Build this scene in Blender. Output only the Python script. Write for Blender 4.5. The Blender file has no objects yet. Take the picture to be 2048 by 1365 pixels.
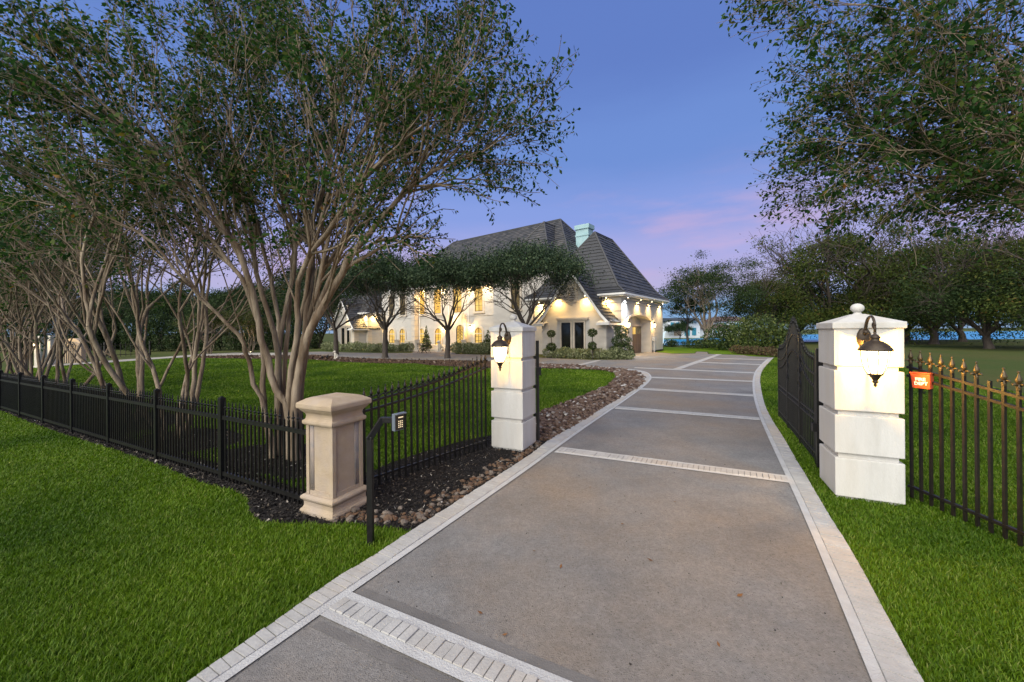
import bpy, bmesh, math, random
import numpy as np
from mathutils import Vector, Matrix
from mathutils.geometry import delaunay_2d_cdt

SC = bpy.context.scene
COL = SC.collection
rad = math.radians

# ------------------------------------------------------------------ camera
F, CX, CY, EYE, ROLL = 760.0, 1024.0, 663.3, 1.8, 0.0087
cr, sr = math.cos(ROLL), math.sin(ROLL)
cam = bpy.data.cameras.new('camera')
cam.sensor_width = 36.0
cam.lens = 36.0 * F / 2048.0
cam.shift_y = -(682.5 - CY) / 2048.0
cam.clip_start, cam.clip_end = 0.05, 3000
cam_o = bpy.data.objects.new('camera', cam)
cam_o.matrix_world = Matrix(((cr, sr, 0, 0), (0, 0, -1, 0), (-sr, cr, 0, EYE), (0, 0, 0, 1)))
COL.objects.link(cam_o)
SC.camera = cam_o

# ------------------------------------------------------------------ dusk sky
W = bpy.data.worlds.new('World'); SC.world = W; W.use_nodes = True
nt = W.node_tree; nt.nodes.clear()
N = nt.nodes.new; LK = nt.links.new
tc = N('ShaderNodeTexCoord'); sep = N('ShaderNodeSeparateXYZ'); LK(tc.outputs['Generated'], sep.inputs[0])
mp = N('ShaderNodeMapping'); mp.inputs['Scale'].default_value = (1.6, 1.6, 7.0); mp.inputs['Rotation'].default_value = (0.10, 0.16, 0.3)
LK(tc.outputs['Generated'], mp.inputs['Vector'])
no = N('ShaderNodeTexNoise'); no.inputs['Scale'].default_value = 1.7; no.inputs['Detail'].default_value = 5; no.inputs['Roughness'].default_value = 0.55
LK(mp.outputs[0], no.inputs['Vector'])
def wmath(op, a, b=None, clamp=False):
    n = N('ShaderNodeMath'); n.operation = op; n.use_clamp = clamp
    for i, q in enumerate((a, b)):
        if q is None: continue
        if isinstance(q, (int, float)): n.inputs[i].default_value = q
        else: LK(q, n.inputs[i])
    return n.outputs[0]
el = wmath('ADD', sep.outputs[2], wmath('MULTIPLY', wmath('SUBTRACT', no.outputs[0], 0.5), 0.09))
ramp = N('ShaderNodeValToRGB'); ramp.color_ramp.interpolation = 'EASE'
stops = [(0.0, (.20, .29, .44)), (.05, (.17, .30, .50)), (.10, (.33, .315, .50)), (.18, (.285, .29, .53)), (.28, (.170, .240, .52)),
         (.40, (.112, .195, .46)), (.60, (.085, .148, .39)), (1.0, (.062, .11, .33))]
e = ramp.color_ramp.elements
while len(e) < len(stops): e.new(0.5)
for i, (p, c) in enumerate(stops): e[i].position = p; e[i].color = (*c, 1)
LK(el, ramp.inputs[0])
mr = N('ShaderNodeMapRange'); mr.inputs['From Min'].default_value = .46; mr.inputs['From Max'].default_value = .70; mr.interpolation_type = 'SMOOTHSTEP'
LK(no.outputs[0], mr.inputs['Value'])
b1 = N('ShaderNodeMapRange'); b1.inputs['From Min'].default_value = .05; b1.inputs['From Max'].default_value = .14; b1.interpolation_type = 'SMOOTHSTEP'; LK(sep.outputs[2], b1.inputs['Value'])
b2 = N('ShaderNodeMapRange'); b2.inputs['From Min'].default_value = .42; b2.inputs['From Max'].default_value = .22; b2.interpolation_type = 'SMOOTHSTEP'; LK(sep.outputs[2], b2.inputs['Value'])
cf = wmath('MULTIPLY', wmath('MULTIPLY', mr.outputs[0], b1.outputs[0]), wmath('MULTIPLY', b2.outputs[0], .45))
mx = N('ShaderNodeMix'); mx.data_type = 'RGBA'; LK(cf, mx.inputs[0]); LK(ramp.outputs[0], mx.inputs[6]); mx.inputs[7].default_value = (.52, .33, .45, 1)
bg = N('ShaderNodeBackground'); LK(mx.outputs[2], bg.inputs[0]); bg.inputs[1].default_value = 1.16
wo = N('ShaderNodeOutputWorld'); LK(bg.outputs[0], wo.inputs[0])

# wide soft fill lamp from behind the camera, added to lift the ambient light
fill_sun = bpy.data.lights.new('fill_sun', 'SUN'); fill_sun.energy = 4.9; fill_sun.angle = rad(75); fill_sun.color = (1.0, .95, .80)
fill_sun_o = bpy.data.objects.new('fill_sun', fill_sun); COL.objects.link(fill_sun_o)
fill_sun_o.rotation_euler = Vector((0.50, 0.72, -0.70)).to_track_quat('-Z', 'Y').to_euler()

SC.view_settings.view_transform = 'Standard'
SC.view_settings.look = 'None'
SC.view_settings.exposure = 0.35
SC.view_settings.gamma = 1.0
SC.view_settings.use_curve_mapping = False
SC.render.engine = 'CYCLES'
SC.cycles.use_denoising = True
SC.cycles.max_bounces = 8
SC.cycles.transparent_max_bounces = 12
SC.cycles.sample_clamp_indirect = 6.0

# ------------------------------------------------------------------ picture <-> place
def gz(x, y):
    k = min(max((-x - 3.0), 0.0), 14.0)
    f = 1.0 - min(max((y - 13.0) / 9.0, 0.0), 1.0)
    return -0.011 * k * f
def ray(px, py):
    p = (px - CX) / F; q = (py - CY) / F
    return p * cr - q * sr, p * sr + q * cr
def G(px, py, z=None):
    u, v = ray(px, py)
    if z is not None:
        Y = (EYE - z) / v; return Vector((u * Y, Y, z))
    zz = 0.0
    for _ in range(6):
        Y = (EYE - zz) / v; zz = gz(u * Y, Y)
    return Vector((u * Y, Y, zz))
def P(px, py, Y):
    u, v = ray(px, py)
    return Vector((u * Y, Y, EYE - v * Y))
def onground(x, y, dz=0.0):
    return Vector((x, y, gz(x, y) + dz))

# ------------------------------------------------------------------ mesh helpers
class MB:
    def __init__(s): s.v = []; s.f = []
    def add(s, vs, fs):
        o = len(s.v); s.v += [tuple(v) for v in vs]; s.f += [tuple(i + o for i in f) for f in fs]
    def box(s, c, d, ax=None):
        c = Vector(c); ax = ax or (Vector((1, 0, 0)), Vector((0, 1, 0)), Vector((0, 0, 1)))
        h = [Vector(ax[i]) * d[i] / 2 for i in range(3)]
        vs = [c + h[0] * i + h[1] * j + h[2] * k for k in (-1, 1) for j in (-1, 1) for i in (-1, 1)]
        s.add(vs, [(0, 2, 3, 1), (4, 5, 7, 6), (0, 1, 5, 4), (2, 6, 7, 3), (0, 4, 6, 2), (1, 3, 7, 5)])
    def beam(s, p, q, w, h, up=(0, 0, 1)):
        p, q = Vector(p), Vector(q); d = q - p; L = d.length
        if L < 1e-6: return
        d /= L; up = Vector(up)
        if abs(d.dot(up)) > .99: up = Vector((0, 1, 0))
        sx = d.cross(up).normalized(); uz = sx.cross(d).normalized()
        s.box((p + q) / 2, (w, L, h), (sx, d, uz))
    def tube(s, pts, rads, n=6, cap=True):
        pts = [Vector(p) for p in pts]
        if isinstance(rads, (int, float)): rads = [rads] * len(pts)
        rings = []; up = None
        for i, p in enumerate(pts):
            t = (pts[min(i + 1, len(pts) - 1)] - pts[max(i - 1, 0)])
            t = t.normalized() if t.length > 1e-9 else Vector((0, 0, 1))
            if up is None:
                up = Vector((1, 0, 0)) if abs(t.x) < .8 else Vector((0, 1, 0))
            a = t.cross(up)
            if a.length < 1e-6: a = t.orthogonal()
            a.normalize(); b = t.cross(a); up = -b
            up = a.cross(t)
            rings.append([p + (a * math.cos(2 * math.pi * k / n) + b * math.sin(2 * math.pi * k / n)) * rads[i] for k in range(n)])
        o = len(s.v)
        for r in rings: s.v += [tuple(v) for v in r]
        for i in range(len(pts) - 1):
            for k in range(n):
                k2 = (k + 1) % n
                s.f.append((o + i * n + k, o + i * n + k2, o + (i + 1) * n + k2, o + (i + 1) * n + k))
        if cap:
            s.f.append(tuple(o + k for k in range(n))[::-1]); s.f.append(tuple(o + (len(pts) - 1) * n + k for k in range(n)))
    def lathe(s, prof, c, n=16, ax=None):
        c = Vector(c); o = len(s.v)
        ex, ey, ez = ax or (Vector((1, 0, 0)), Vector((0, 1, 0)), Vector((0, 0, 1)))
        for r, z in prof:
            for k in range(n):
                a = 2 * math.pi * k / n
                s.v.append(tuple(c + ex * (r * math.cos(a)) + ey * (r * math.sin(a)) + ez * z))
        for i in range(len(prof) - 1):
            for k in range(n):
                k2 = (k + 1) % n
                s.f.append((o + i * n + k, o + i * n + k2, o + (i + 1) * n + k2, o + (i + 1) * n + k))
        s.f.append(tuple(o + k for k in range(n))[::-1]); s.f.append(tuple(o + (len(prof) - 1) * n + k for k in range(n)))
    def prism(s, poly, vec):
        poly = [Vector(p) for p in poly]; vec = Vector(vec); n = len(poly)
        s.add(poly + [p + vec for p in poly], [tuple(range(n))[::-1], tuple(range(n, 2 * n))] + [(i, (i + 1) % n, n + (i + 1) % n, n + i) for i in range(n)])
    def ring(s, outer, inner, vec):
        n = len(outer); vec = Vector(vec); o = [Vector(p) for p in outer]; q = [Vector(p) for p in inner]
        vs = o + q + [p + vec for p in o] + [p + vec for p in q]; fs = []
        for i in range(n):
            j = (i + 1) % n
            fs += [(2 * n + i, 2 * n + j, 3 * n + j, 3 * n + i), (i, j, 2 * n + j, 2 * n + i), (n + j, n + i, 3 * n + i, 3 * n + j)]
        s.add(vs, fs)
    def ball(s, c, r, n=12, m=8, sz=1.0):
        s.lathe([(max(r * math.sin(math.pi * i / m), 1e-4), -r * sz * math.cos(math.pi * i / m)) for i in range(m + 1)], c, n)
    def mesh(s, name, org=(0, 0, 0), smooth=False, fix=True):
        me = bpy.data.meshes.new(name); ox, oy, oz = org
        me.from_pydata([(v[0] - ox, v[1] - oy, v[2] - oz) for v in s.v], [], s.f)
        if fix:
            bm = bmesh.new(); bm.from_mesh(me); bmesh.ops.recalc_face_normals(bm, faces=bm.faces[:]); bm.to_mesh(me); bm.free()
        if smooth: me.polygons.foreach_set('use_smooth', [True] * len(me.polygons))
        return me
    def build(s, name, m, parent=None, smooth=False, at=None, fix=True):
        org = root_loc(parent) if parent else Vector(at or (0, 0, 0))
        return link(name, s.mesh(name, org, smooth, fix), m, parent, at)

def root_loc(o):
    while o.parent: o = o.parent
    return o.location
def link(name, me, m, parent=None, at=None):
    if m is not None and not me.materials: me.materials.append(m)
    o = bpy.data.objects.new(name, me); COL.objects.link(o)
    if parent is not None: o.parent = parent
    elif at is not None: o.location = at
    return o
def tag(o, label, cat, group=None):
    o['label'] = label; o['category'] = cat
    if group: o['group'] = group
    return o
def thing(name, label, cat, loc, group=None, rz=0.0):
    o = bpy.data.objects.new(name, None); o.empty_display_size = .2; COL.objects.link(o); o.location = loc; o.rotation_euler = (0, 0, rz)
    return tag(o, label, cat, group)
def kind(o, k): o['kind'] = k; return o
def npmesh(name, V, Fc, smooth=False):
    V = np.asarray(V, dtype=np.float32).reshape(-1, 3); Fc = np.asarray(Fc, dtype=np.int32); n, k = Fc.shape
    me = bpy.data.meshes.new(name); me.vertices.add(len(V)); me.vertices.foreach_set('co', V.ravel())
    me.loops.add(n * k); me.loops.foreach_set('vertex_index', Fc.ravel())
    me.polygons.add(n); me.polygons.foreach_set('loop_start', np.arange(0, n * k, k, dtype=np.int32))
    try: me.polygons.foreach_set('loop_total', np.full(n, k, dtype=np.int32))
    except Exception: pass
    if smooth: me.polygons.foreach_set('use_smooth', np.ones(n, dtype=bool))
    me.update(calc_edges=True); return me
def inside(px, py, poly):
    poly = np.asarray([(p[0], p[1]) for p in poly]); r = np.zeros(len(px), bool); j = len(poly) - 1
    for i in range(len(poly)):
        xi, yi = poly[i]; xj, yj = poly[j]
        c = ((yi > py) != (yj > py)) & (px < (xj - xi) * (py - yi) / (yj - yi + 1e-12) + xi); r ^= c; j = i
    return r
def gza(x, y):
    k = np.clip(-x - 3.0, 0, 14); f = 1 - np.clip((y - 13) / 9, 0, 1); return -0.011 * k * f
def sheet(name, poly, dz, m, k='structure', step=1.0, parent=None, box=None):
    """ground-following sheet over a plan polygon"""
    pl = [Vector((p[0], p[1])) for p in poly]
    xs = [p.x for p in pl]; ys = [p.y for p in pl]; pts = list(pl); n = len(pl)
    x0, x1, y0, y1 = box or (min(xs), max(xs), min(ys), max(ys))
    gx, gy = np.meshgrid(np.arange(x0 + step * .5, x1, step), np.arange(y0 + step * .5, y1, step)); gx = gx.ravel(); gy = gy.ravel()
    ok = inside(gx, gy, pl)
    for a, b in zip(gx[ok], gy[ok]): pts.append(Vector((a, b)))
    r = delaunay_2d_cdt(pts, [], [list(range(n))], 1, 1e-5)
    mb = MB(); mb.add([(p.x, p.y, gz(p.x, p.y) + dz) for p in r[0]], [tuple(f) for f in r[2]])
    me = mb.mesh(name, fix=False)
    if len(me.polygons) and me.polygons[0].normal.z < 0: me.flip_normals()
    o = link(name, me, m, parent)
    if parent is None: o['kind'] = k
    return o

# ------------------------------------------------------------------ materials
def M(name, col, rough=.8, col2=None, sc=3.0, bump=0.0, bsc=40.0, metal=0.0, spec=.3, col3=None, sc3=.6, lo=.35, hi=.65, lo3=.45, hi3=.75, detail=6, stretch=None, objco=False):
    m = bpy.data.materials.new(name); m.use_nodes = True; t = m.node_tree; b = t.nodes['Principled BSDF']
    b.inputs['Roughness'].default_value = rough; b.inputs['Metallic'].default_value = metal; b.inputs['Specular IOR Level'].default_value = spec
    b.inputs['Base Color'].default_value = (*col, 1)
    if objco: co = t.nodes.new('ShaderNodeTexCoord').outputs['Object']
    else: co = t.nodes.new('ShaderNodeNewGeometry').outputs['Position']
    if stretch:
        mpn = t.nodes.new('ShaderNodeMapping'); mpn.inputs['Scale'].default_value = stretch; t.links.new(co, mpn.inputs['Vector']); co = mpn.outputs[0]
    def noise(s, d=detail):
        n = t.nodes.new('ShaderNodeTexNoise'); n.inputs['Scale'].default_value = s; n.inputs['Detail'].default_value = d; n.inputs['Roughness'].default_value = .6
        t.links.new(co, n.inputs['Vector']); return n.outputs[0]
    cur = None
    def mixin(cur, c, s, lo, hi):
        r = t.nodes.new('ShaderNodeMapRange'); r.inputs['From Min'].default_value = lo; r.inputs['From Max'].default_value = hi
        t.links.new(noise(s), r.inputs['Value'])
        x = t.nodes.new('ShaderNodeMix'); x.data_type = 'RGBA'; t.links.new(r.outputs[0], x.inputs[0])
        if cur is None: x.inputs[6].default_value = (*col, 1)
        else: t.links.new(cur, x.inputs[6])
        x.inputs[7].default_value = (*c, 1); return x.outputs[2]
    if col2: cur = mixin(cur, col2, sc, lo, hi)
    if col3: cur = mixin(cur, col3, sc3, lo3, hi3)
    if cur is not None: t.links.new(cur, b.inputs['Base Color'])
    if bump:
        bn = t.nodes.new('ShaderNodeBump'); bn.inputs['Strength'].default_value = bump; bn.inputs['Distance'].default_value = .02
        t.links.new(noise(bsc, 5), bn.inputs['Height']); t.links.new(bn.outputs[0], b.inputs['Normal'])
    return m
def M_island(name, cols, rough=.6, trans=.3, patch=None, psc=.5, spec=.25):
    """every separate blade, leaf or chip gets its own colour"""
    m = bpy.data.materials.new(name); m.use_nodes = True; t = m.node_tree; b = t.nodes['Principled BSDF']; out = t.nodes['Material Output']
    g = t.nodes.new('ShaderNodeNewGeometry'); r = t.nodes.new('ShaderNodeValToRGB'); el = r.color_ramp.elements
    while len(el) < len(cols): el.new(.5)
    for i, (p, c) in enumerate(cols): el[i].position = p; el[i].color = (*c, 1)
    t.links.new(g.outputs['Random Per Island'], r.inputs[0]); c = r.outputs[0]
    if patch:
        n = t.nodes.new('ShaderNodeTexNoise'); n.inputs['Scale'].default_value = psc; n.inputs['Detail'].default_value = 4; t.links.new(g.outputs['Position'], n.inputs['Vector'])
        mrn = t.nodes.new('ShaderNodeMapRange'); mrn.inputs['From Min'].default_value = .35; mrn.inputs['From Max'].default_value = .68; t.links.new(n.outputs[0], mrn.inputs['Value'])
        x = t.nodes.new('ShaderNodeMix'); x.data_type = 'RGBA'; x.blend_type = 'MULTIPLY'; t.links.new(mrn.outputs[0], x.inputs[0]); t.links.new(c, x.inputs[6]); x.inputs[7].default_value = (*patch, 1); c = x.outputs[2]
    t.links.new(c, b.inputs['Base Color']); b.inputs['Roughness'].default_value = rough; b.inputs['Specular IOR Level'].default_value = spec
    if trans:
        tr = t.nodes.new('ShaderNodeBsdfTranslucent'); t.links.new(c, tr.inputs[0]); ms = t.nodes.new('ShaderNodeMixShader'); ms.inputs[0].default_value = trans
        t.links.new(b.outputs[0], ms.inputs[1]); t.links.new(tr.outputs[0], ms.inputs[2]); t.links.new(ms.outputs[0], out.inputs[0])
    return m
def M_emit(name, col, s, col2=None, sc=2.0, base=(.05, .04, .03)):
    m = bpy.data.materials.new(name); m.use_nodes = True; t = m.node_tree; b = t.nodes['Principled BSDF']
    b.inputs['Base Color'].default_value = (*base, 1); b.inputs['Roughness'].default_value = .15
    b.inputs['Emission Color'].default_value = (*col, 1); b.inputs['Emission Strength'].default_value = s
    if col2:
        g = t.nodes.new('ShaderNodeNewGeometry'); n = t.nodes.new('ShaderNodeTexNoise'); n.inputs['Scale'].default_value = sc; n.inputs['Detail'].default_value = 3
        t.links.new(g.outputs['Position'], n.inputs['Vector']); r = t.nodes.new('ShaderNodeMapRange'); r.inputs['From Min'].default_value = .35; r.inputs['From Max'].default_value = .65; t.links.new(n.outputs[0], r.inputs['Value'])
        x = t.nodes.new('ShaderNodeMix'); x.data_type = 'RGBA'; t.links.new(r.outputs[0], x.inputs[0]); x.inputs[6].default_value = (*col, 1); x.inputs[7].default_value = (*col2, 1); t.links.new(x.outputs[2], b.inputs['Emission Color'])
    return m
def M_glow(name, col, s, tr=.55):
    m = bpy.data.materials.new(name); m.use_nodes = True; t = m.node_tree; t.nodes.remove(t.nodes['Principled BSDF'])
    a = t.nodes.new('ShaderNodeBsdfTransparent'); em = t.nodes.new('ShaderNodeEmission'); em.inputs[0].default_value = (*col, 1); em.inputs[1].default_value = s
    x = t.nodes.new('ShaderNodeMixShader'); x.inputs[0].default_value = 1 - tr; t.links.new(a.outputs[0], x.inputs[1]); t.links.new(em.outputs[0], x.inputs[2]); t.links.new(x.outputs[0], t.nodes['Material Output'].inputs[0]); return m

m_concrete = M('concrete', (.180, .172, .166), .85, (.280, .270, .260), 1.1, .6, 140, col3=(.30, .222, .15), sc3=.34, lo3=.42, hi3=.74, lo=.3, hi=.7, detail=12)  # tan patches: own discolouration plus lamp warmth put into the colour
def speckle(m, dark=.45, sc=90):
    t = m.node_tree; b = t.nodes['Principled BSDF']; src = b.inputs['Base Color'].links[0].from_socket; g = t.nodes.new('ShaderNodeNewGeometry')
    for s_, lo, hi, k in ((sc, .60, .70, dark), (sc * .45, .30, .62, .80), (14, .3, .7, .86)):
        n = t.nodes.new('ShaderNodeTexNoise'); n.inputs['Scale'].default_value = s_; n.inputs['Detail'].default_value = 3; t.links.new(g.outputs['Position'], n.inputs['Vector'])
        r = t.nodes.new('ShaderNodeMapRange'); r.inputs['From Min'].default_value = lo; r.inputs['From Max'].default_value = hi; t.links.new(n.outputs[0], r.inputs['Value'])
        x = t.nodes.new('ShaderNodeMix'); x.data_type = 'RGBA'; x.blend_type = 'MULTIPLY'; t.links.new(r.outputs[0], x.inputs[0]); t.links.new(src, x.inputs[6]); x.inputs[7].default_value = (k, k, k, 1); src = x.outputs[2]
    t.links.new(src, b.inputs['Base Color'])
speckle(m_concrete)
m_brick = M('pale_brick', (.33, .32, .305), .9, (.40, .39, .375), 7, .3, 70, col3=(.40, .33, .255), sc3=.7)
m_mortar = M('pale_mortar', (.46, .455, .445), .9, (.39, .38, .37), 6, .5, 90)
m_joint = M('brick_joint', (.22, .205, .19), .95, (.36, .34, .32), 8, .4, 90)
m_lawn = M('lawn_green', (.075, .135, .007), 1.0, (.125, .205, .012), 14, .8, 50, spec=.05, col3=(.075, .135, .022), sc3=.25, lo=.3, hi=.7)
m_field = M('field_green', (.058, .072, .022), 1.0, (.088, .086, .032), 6, .7, 30, spec=.05, col3=(.04, .075, .018), sc3=.09)
m_mulch = M('dark_mulch', (.012, .011, .011), 1.0, (.028, .024, .022), 30, 1.0, 60, spec=.1)
m_brmulch = M('brown_mulch', (.055, .034, .022), 1.0, (.10, .062, .04), 12, 1.0, 30, spec=.1)
m_soil = M('gravel_soil', (.05, .038, .03), 1.0, (.08, .06, .048), 20, 1.0, 50, spec=.1)
m_chip = M_island('mulch_chips', [(0, (.008, .008, .008)), (.6, (.022, .019, .018)), (.88, (.05, .042, .036)), (.97, (.14, .11, .08)), (1, (.45, .42, .38))], .9, 0)
m_brchip = M_island('brown_chips', [(0, (.03, .018, .012)), (.6, (.085, .05, .032)), (.95, (.17, .11, .075)), (1, (.35, .3, .26))], .9, 0)
m_stones = M_island('stone_colours', [(0, (.085, .05, .03)), (.45, (.15, .09, .055)), (.8, (.21, .14, .09)), (.95, (.27, .24, .20)), (1, (.5, .48, .44))], .85, 0)
m_gravel = M_island('gravel_colours', [(0, (.05, .03, .022)), (.5, (.105, .066, .046)), (.86, (.16, .115, .088)), (.97, (.24, .22, .2)), (1, (.5, .48, .45))], .85, 0)
m_stone_a = M('brown_stone', (.085, .05, .032), .85, (.15, .095, .058), 14, .6, 40)
m_stone_b = M('grey_stone', (.115, .09, .072), .85, (.19, .155, .125), 14, .6, 40)
m_stone_c = M('rust_stone', (.10, .05, .026), .85, (.16, .095, .055), 14, .6, 40)
m_grass = M_island('grass_blades', [(0, (.062, .125, .004)), (.45, (.125, .225, .008)), (.85, (.185, .290, .016)), (1, (.30, .33, .08))], .55, .45, (.40, .52, .40), .5)
m_stucco = M('white_stucco', (.56, .555, .545), .85, (.47, .462, .445), 7, .35, 120, stretch=(1, 1, .16), col3=(.50, .46, .40), sc3=1.6)
m_beige = M('beige_cast_stone', (.41, .322, .225), .9, (.34, .262, .18), 7, .55, 90, col3=(.36, .30, .26), sc3=2.2)
m_beigegrey = M('grey_flute', (.22, .205, .20), .9, (.32, .26, .22), 8, .5, 80)
m_iron = M('black_iron', (.006, .006, .006), .38, (.012, .011, .010), 20, .15, 90, spec=.32)
m_bronze = M('aged_bronze', (.035, .024, .016), .5, (.06, .042, .026), 22, .2, 80, metal=.35, spec=.5)
m_wall = M('white_brick_wall', (.48, .455, .42), .88, (.42, .395, .365), 1.2, .4, 14, stretch=(1, 1, 2.4))
m_trim = M('stone_trim', (.56, .49, .40), .85, (.50, .43, .35), 4, .2, 40)
m_white = M('white_paint', (.76, .75, .73), .6, (.70, .69, .67), 6)
m_roof = M_island('slate_roof_tile', [(0, (.036, .038, .040)), (.5, (.056, .056, .057)), (1, (.086, .081, .078))], .6, 0, spec=.3)
m_chimney = M('painted_chimney', (.24, .38, .41), .85, (.31, .44, .46), 3, .3, 30)
m_door = M('brown_wood', (.13, .085, .058), .6, (.18, .12, .08), 3, .3, 30, stretch=(1, 1, .15))
m_darkglass = M('dark_window', (.010, .010, .010), .06, spec=.6)
m_lit = M_emit('lit_window', (1.0, .60, .08), .85, (.85, .42, .05), 1.6)
m_litpale = M_emit('lit_window_pale', (1.0, .66, .15), .85, (.60, .32, .05), 1.2)
m_dim = M_emit('dim_window', (.30, .20, .05), .35, (.05, .05, .03), 2.0)
m_mull = M('dark_mullion', (.02, .018, .015), .5)
m_gutter = M('gutter', (.56, .55, .53), .5, (.48, .47, .46), 3)
m_bark = M('crape_bark', (.135, .098, .064), .8, (.32, .255, .185), 9.0, .9, 34, stretch=(1, 1, .18), col3=(.105, .062, .034), sc3=6.5, lo=.38, hi=.62)
m_darkbark = M('oak_bark', (.050, .040, .034), .9, (.085, .07, .058), 9, .9, 30, stretch=(1, 1, .3))
m_palebark = M('pale_oak_bark', (.20, .16, .125), .85, (.27, .22, .17), 6, .7, 22, stretch=(1, 1, .3))
m_cleaf = M_island('crape_leaves', [(0, (.012, .040, .010)), (.5, (.025, .070, .013)), (.85, (.052, .110, .018)), (.985, (.11, .12, .02)), (1, (.28, .11, .02))], .5, .45, spec=.12)
m_oleaf = M_island('oak_leaves', [(0, (.013, .028, .013)), (.6, (.032, .056, .026)), (1, (.082, .112, .056))], .55, .15, spec=.15)
m_bleaf = M_island('wood_leaves', [(0, (.024, .044, .011)), (.5, (.052, .076, .016)), (.93, (.092, .112, .024)), (1, (.13, .08, .025))], .6, .35, spec=.12)
m_dleaf = M_island('dark_wood_leaves', [(0, (.016, .032, .012)), (.6, (.032, .056, .018)), (1, (.058, .084, .028))], .6, .30, spec=.12)
m_sage = M_island('sage_leaves', [(0, (.09, .11, .05)), (.5, (.21, .24, .11)), (1, (.36, .38, .22))], .7, .25)
m_box = M_island('box_leaves', [(0, (.018, .036, .010)), (.6, (.04, .07, .016)), (1, (.09, .12, .03))], .5, .25)
m_yew = M_island('shrub_leaves', [(0, (.03, .05, .012)), (.6, (.06, .09, .02)), (1, (.12, .14, .035))], .55, .25)
m_red = M('red_box', (.58, .085, .028), .45, (.52, .075, .025), 10, spec=.4)
m_lettering = M('white_lettering', (.85, .84, .82), .6)
m_greymetal = M('grey_metal', (.12, .14, .17), .45, spec=.5)
m_keypad = M('keypad_face', (.035, .03, .022), .5)
m_keys = M_emit('lit_keys', (1.0, .78, .45), .7, base=(.5, .4, .3))
m_glass = M_glow('lamp_glass', (1.0, .82, .5), 6.0, .5)
m_bulb = M_emit('bulb', (1.0, .80, .48), 30)
m_spotlens = M_emit('soffit_lens', (1.0, .82, .5), 12)
m_statue = M('pale_statue', (.62, .57, .48), .85, (.50, .46, .40), 8, .3, 40)

# ------------------------------------------------------------------ lamp helper
def lamp(name, kindl, loc, energy, col=(1, .72, .36), r=.04, spot=None, aim=None, parent=None, blend=.6):
    l = bpy.data.lights.new(name, kindl); l.energy = energy; l.color = col; l.shadow_soft_size = r
    if spot: l.spot_size = rad(spot); l.spot_blend = blend
    o = bpy.data.objects.new(name, l); COL.objects.link(o)
    loc = Vector(loc)
    if parent is not None: o.parent = parent; loc = loc - root_loc(parent)
    o.location = loc
    if aim is not None: o.rotation_euler = Vector(aim).to_track_quat('-Z', 'Y').to_euler()
    return o

# ================================================================== THE GROUND
R = np.random.default_rng(7)
xs = np.unique(np.concatenate([np.linspace(-1200, -40, 24), np.arange(-40, 41, 1.0), np.linspace(41, 1200, 24), [-3.0, -17.0]]))
ys = np.unique(np.concatenate([np.linspace(-60, -4, 8), np.arange(-4, 40, 1.0), np.linspace(40, 1500, 40), [13.0, 22.0]]))
gxx, gyy = np.meshgrid(xs, ys)
V = np.stack([gxx.ravel(), gyy.ravel(), gza(gxx.ravel(), gyy.ravel())], 1); nx = len(xs)
idx = (np.arange(len(ys) - 1)[:, None] * nx + np.arange(nx - 1)[None, :]).ravel()
kind(link('ground', npmesh('ground', V, np.stack([idx, idx + 1, idx + nx + 1, idx + nx], 1)), m_field), 'structure')

def gp(pts): return [G(*p) for p in pts]
left_out = [(388, 1365), (552, 1251), (669, 1165), (747, 1120), (827, 1065), (963, 977), (1060, 915), (1098, 882.7), (1162.6, 847.5), (1203.6, 819.7), (1250, 793), (1277, 777), (1288, 766),
            (1290, 756.7), (1277, 746), (1250, 740.5), (1200, 736), (1156, 733), (1083, 730)]
drive_lawn = left_out[:] + [(984, 723.5), (902, 721.3), (834, 720.6), (764, 718.5), (715, 717.2), (658, 712.5), (626, 711), (560, 712)]
left_in = [(464, 1365), (600, 1268), (704, 1193), (892, 1060), (1060, 941), (1104, 907.5), (1150, 874), (1195, 842), (1232, 817), (1283, 780), (1300, 765), (1304.7, 755), (1294, 744.5), (1250, 738.2), (1200, 734.9), (1156, 731.8), (1083, 728.9)]
right_out = [(1843, 1365), (1780, 1250), (1704, 1108), (1650, 1023), (1609, 950), (1596, 930), (1570, 882.7), (1543, 841.6), (1529, 812), (1521.5, 777), (1520, 756.7), (1526, 739), (1548, 716)]
right_in = [(1740, 1365), (1640, 1115), (1600, 1020), (1571, 955), (1540.5, 888.5), (1515.6, 830), (1505, 789), (1505, 757), (1512.6, 739), (1534.6, 719)]
def extend(w, k):  # carry a straight edge on towards the street, out of view
    d = (w[0] - w[1]).normalized(); return [w[0] + d * k] + w
Wlo = extend(gp(left_out), 4.0); Wli = extend(gp(left_in), 4.0); Wro = extend(gp(right_out), 4.0); Wri = extend(gp(right_in), 4.0)
house_edge = [(560, 706), (644, 704), (693, 706), (772, 707), (823, 707), (830, 702.5), (905, 702.5), (912, 709), (985, 711), (1040, 714), (1086, 716.5), (1180, 721), (1264, 720.4), (1266, 713), (1262, 708),
              (1303, 704.5), (1345, 708.5), (1390, 708), (1394, 704), (1414, 705), (1416, 709), (1487, 711.4), (1498, 713.6)]
drive_poly = extend(gp(drive_lawn), 4.0) + gp(house_edge) + Wro[::-1]
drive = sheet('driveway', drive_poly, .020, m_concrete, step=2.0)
# raised side so the slab has an edge
mb = MB()
for w in (Wlo, Wro):
    for a, b in zip(w[:-1], w[1:]): mb.add([onground(a.x, a.y, -.02), onground(b.x, b.y, -.02), onground(b.x, b.y, .0195), onground(a.x, a.y, .0195)], [(0, 1, 2, 3)])
mb.build('slab_edge', m_concrete, drive, fix=False)

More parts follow.
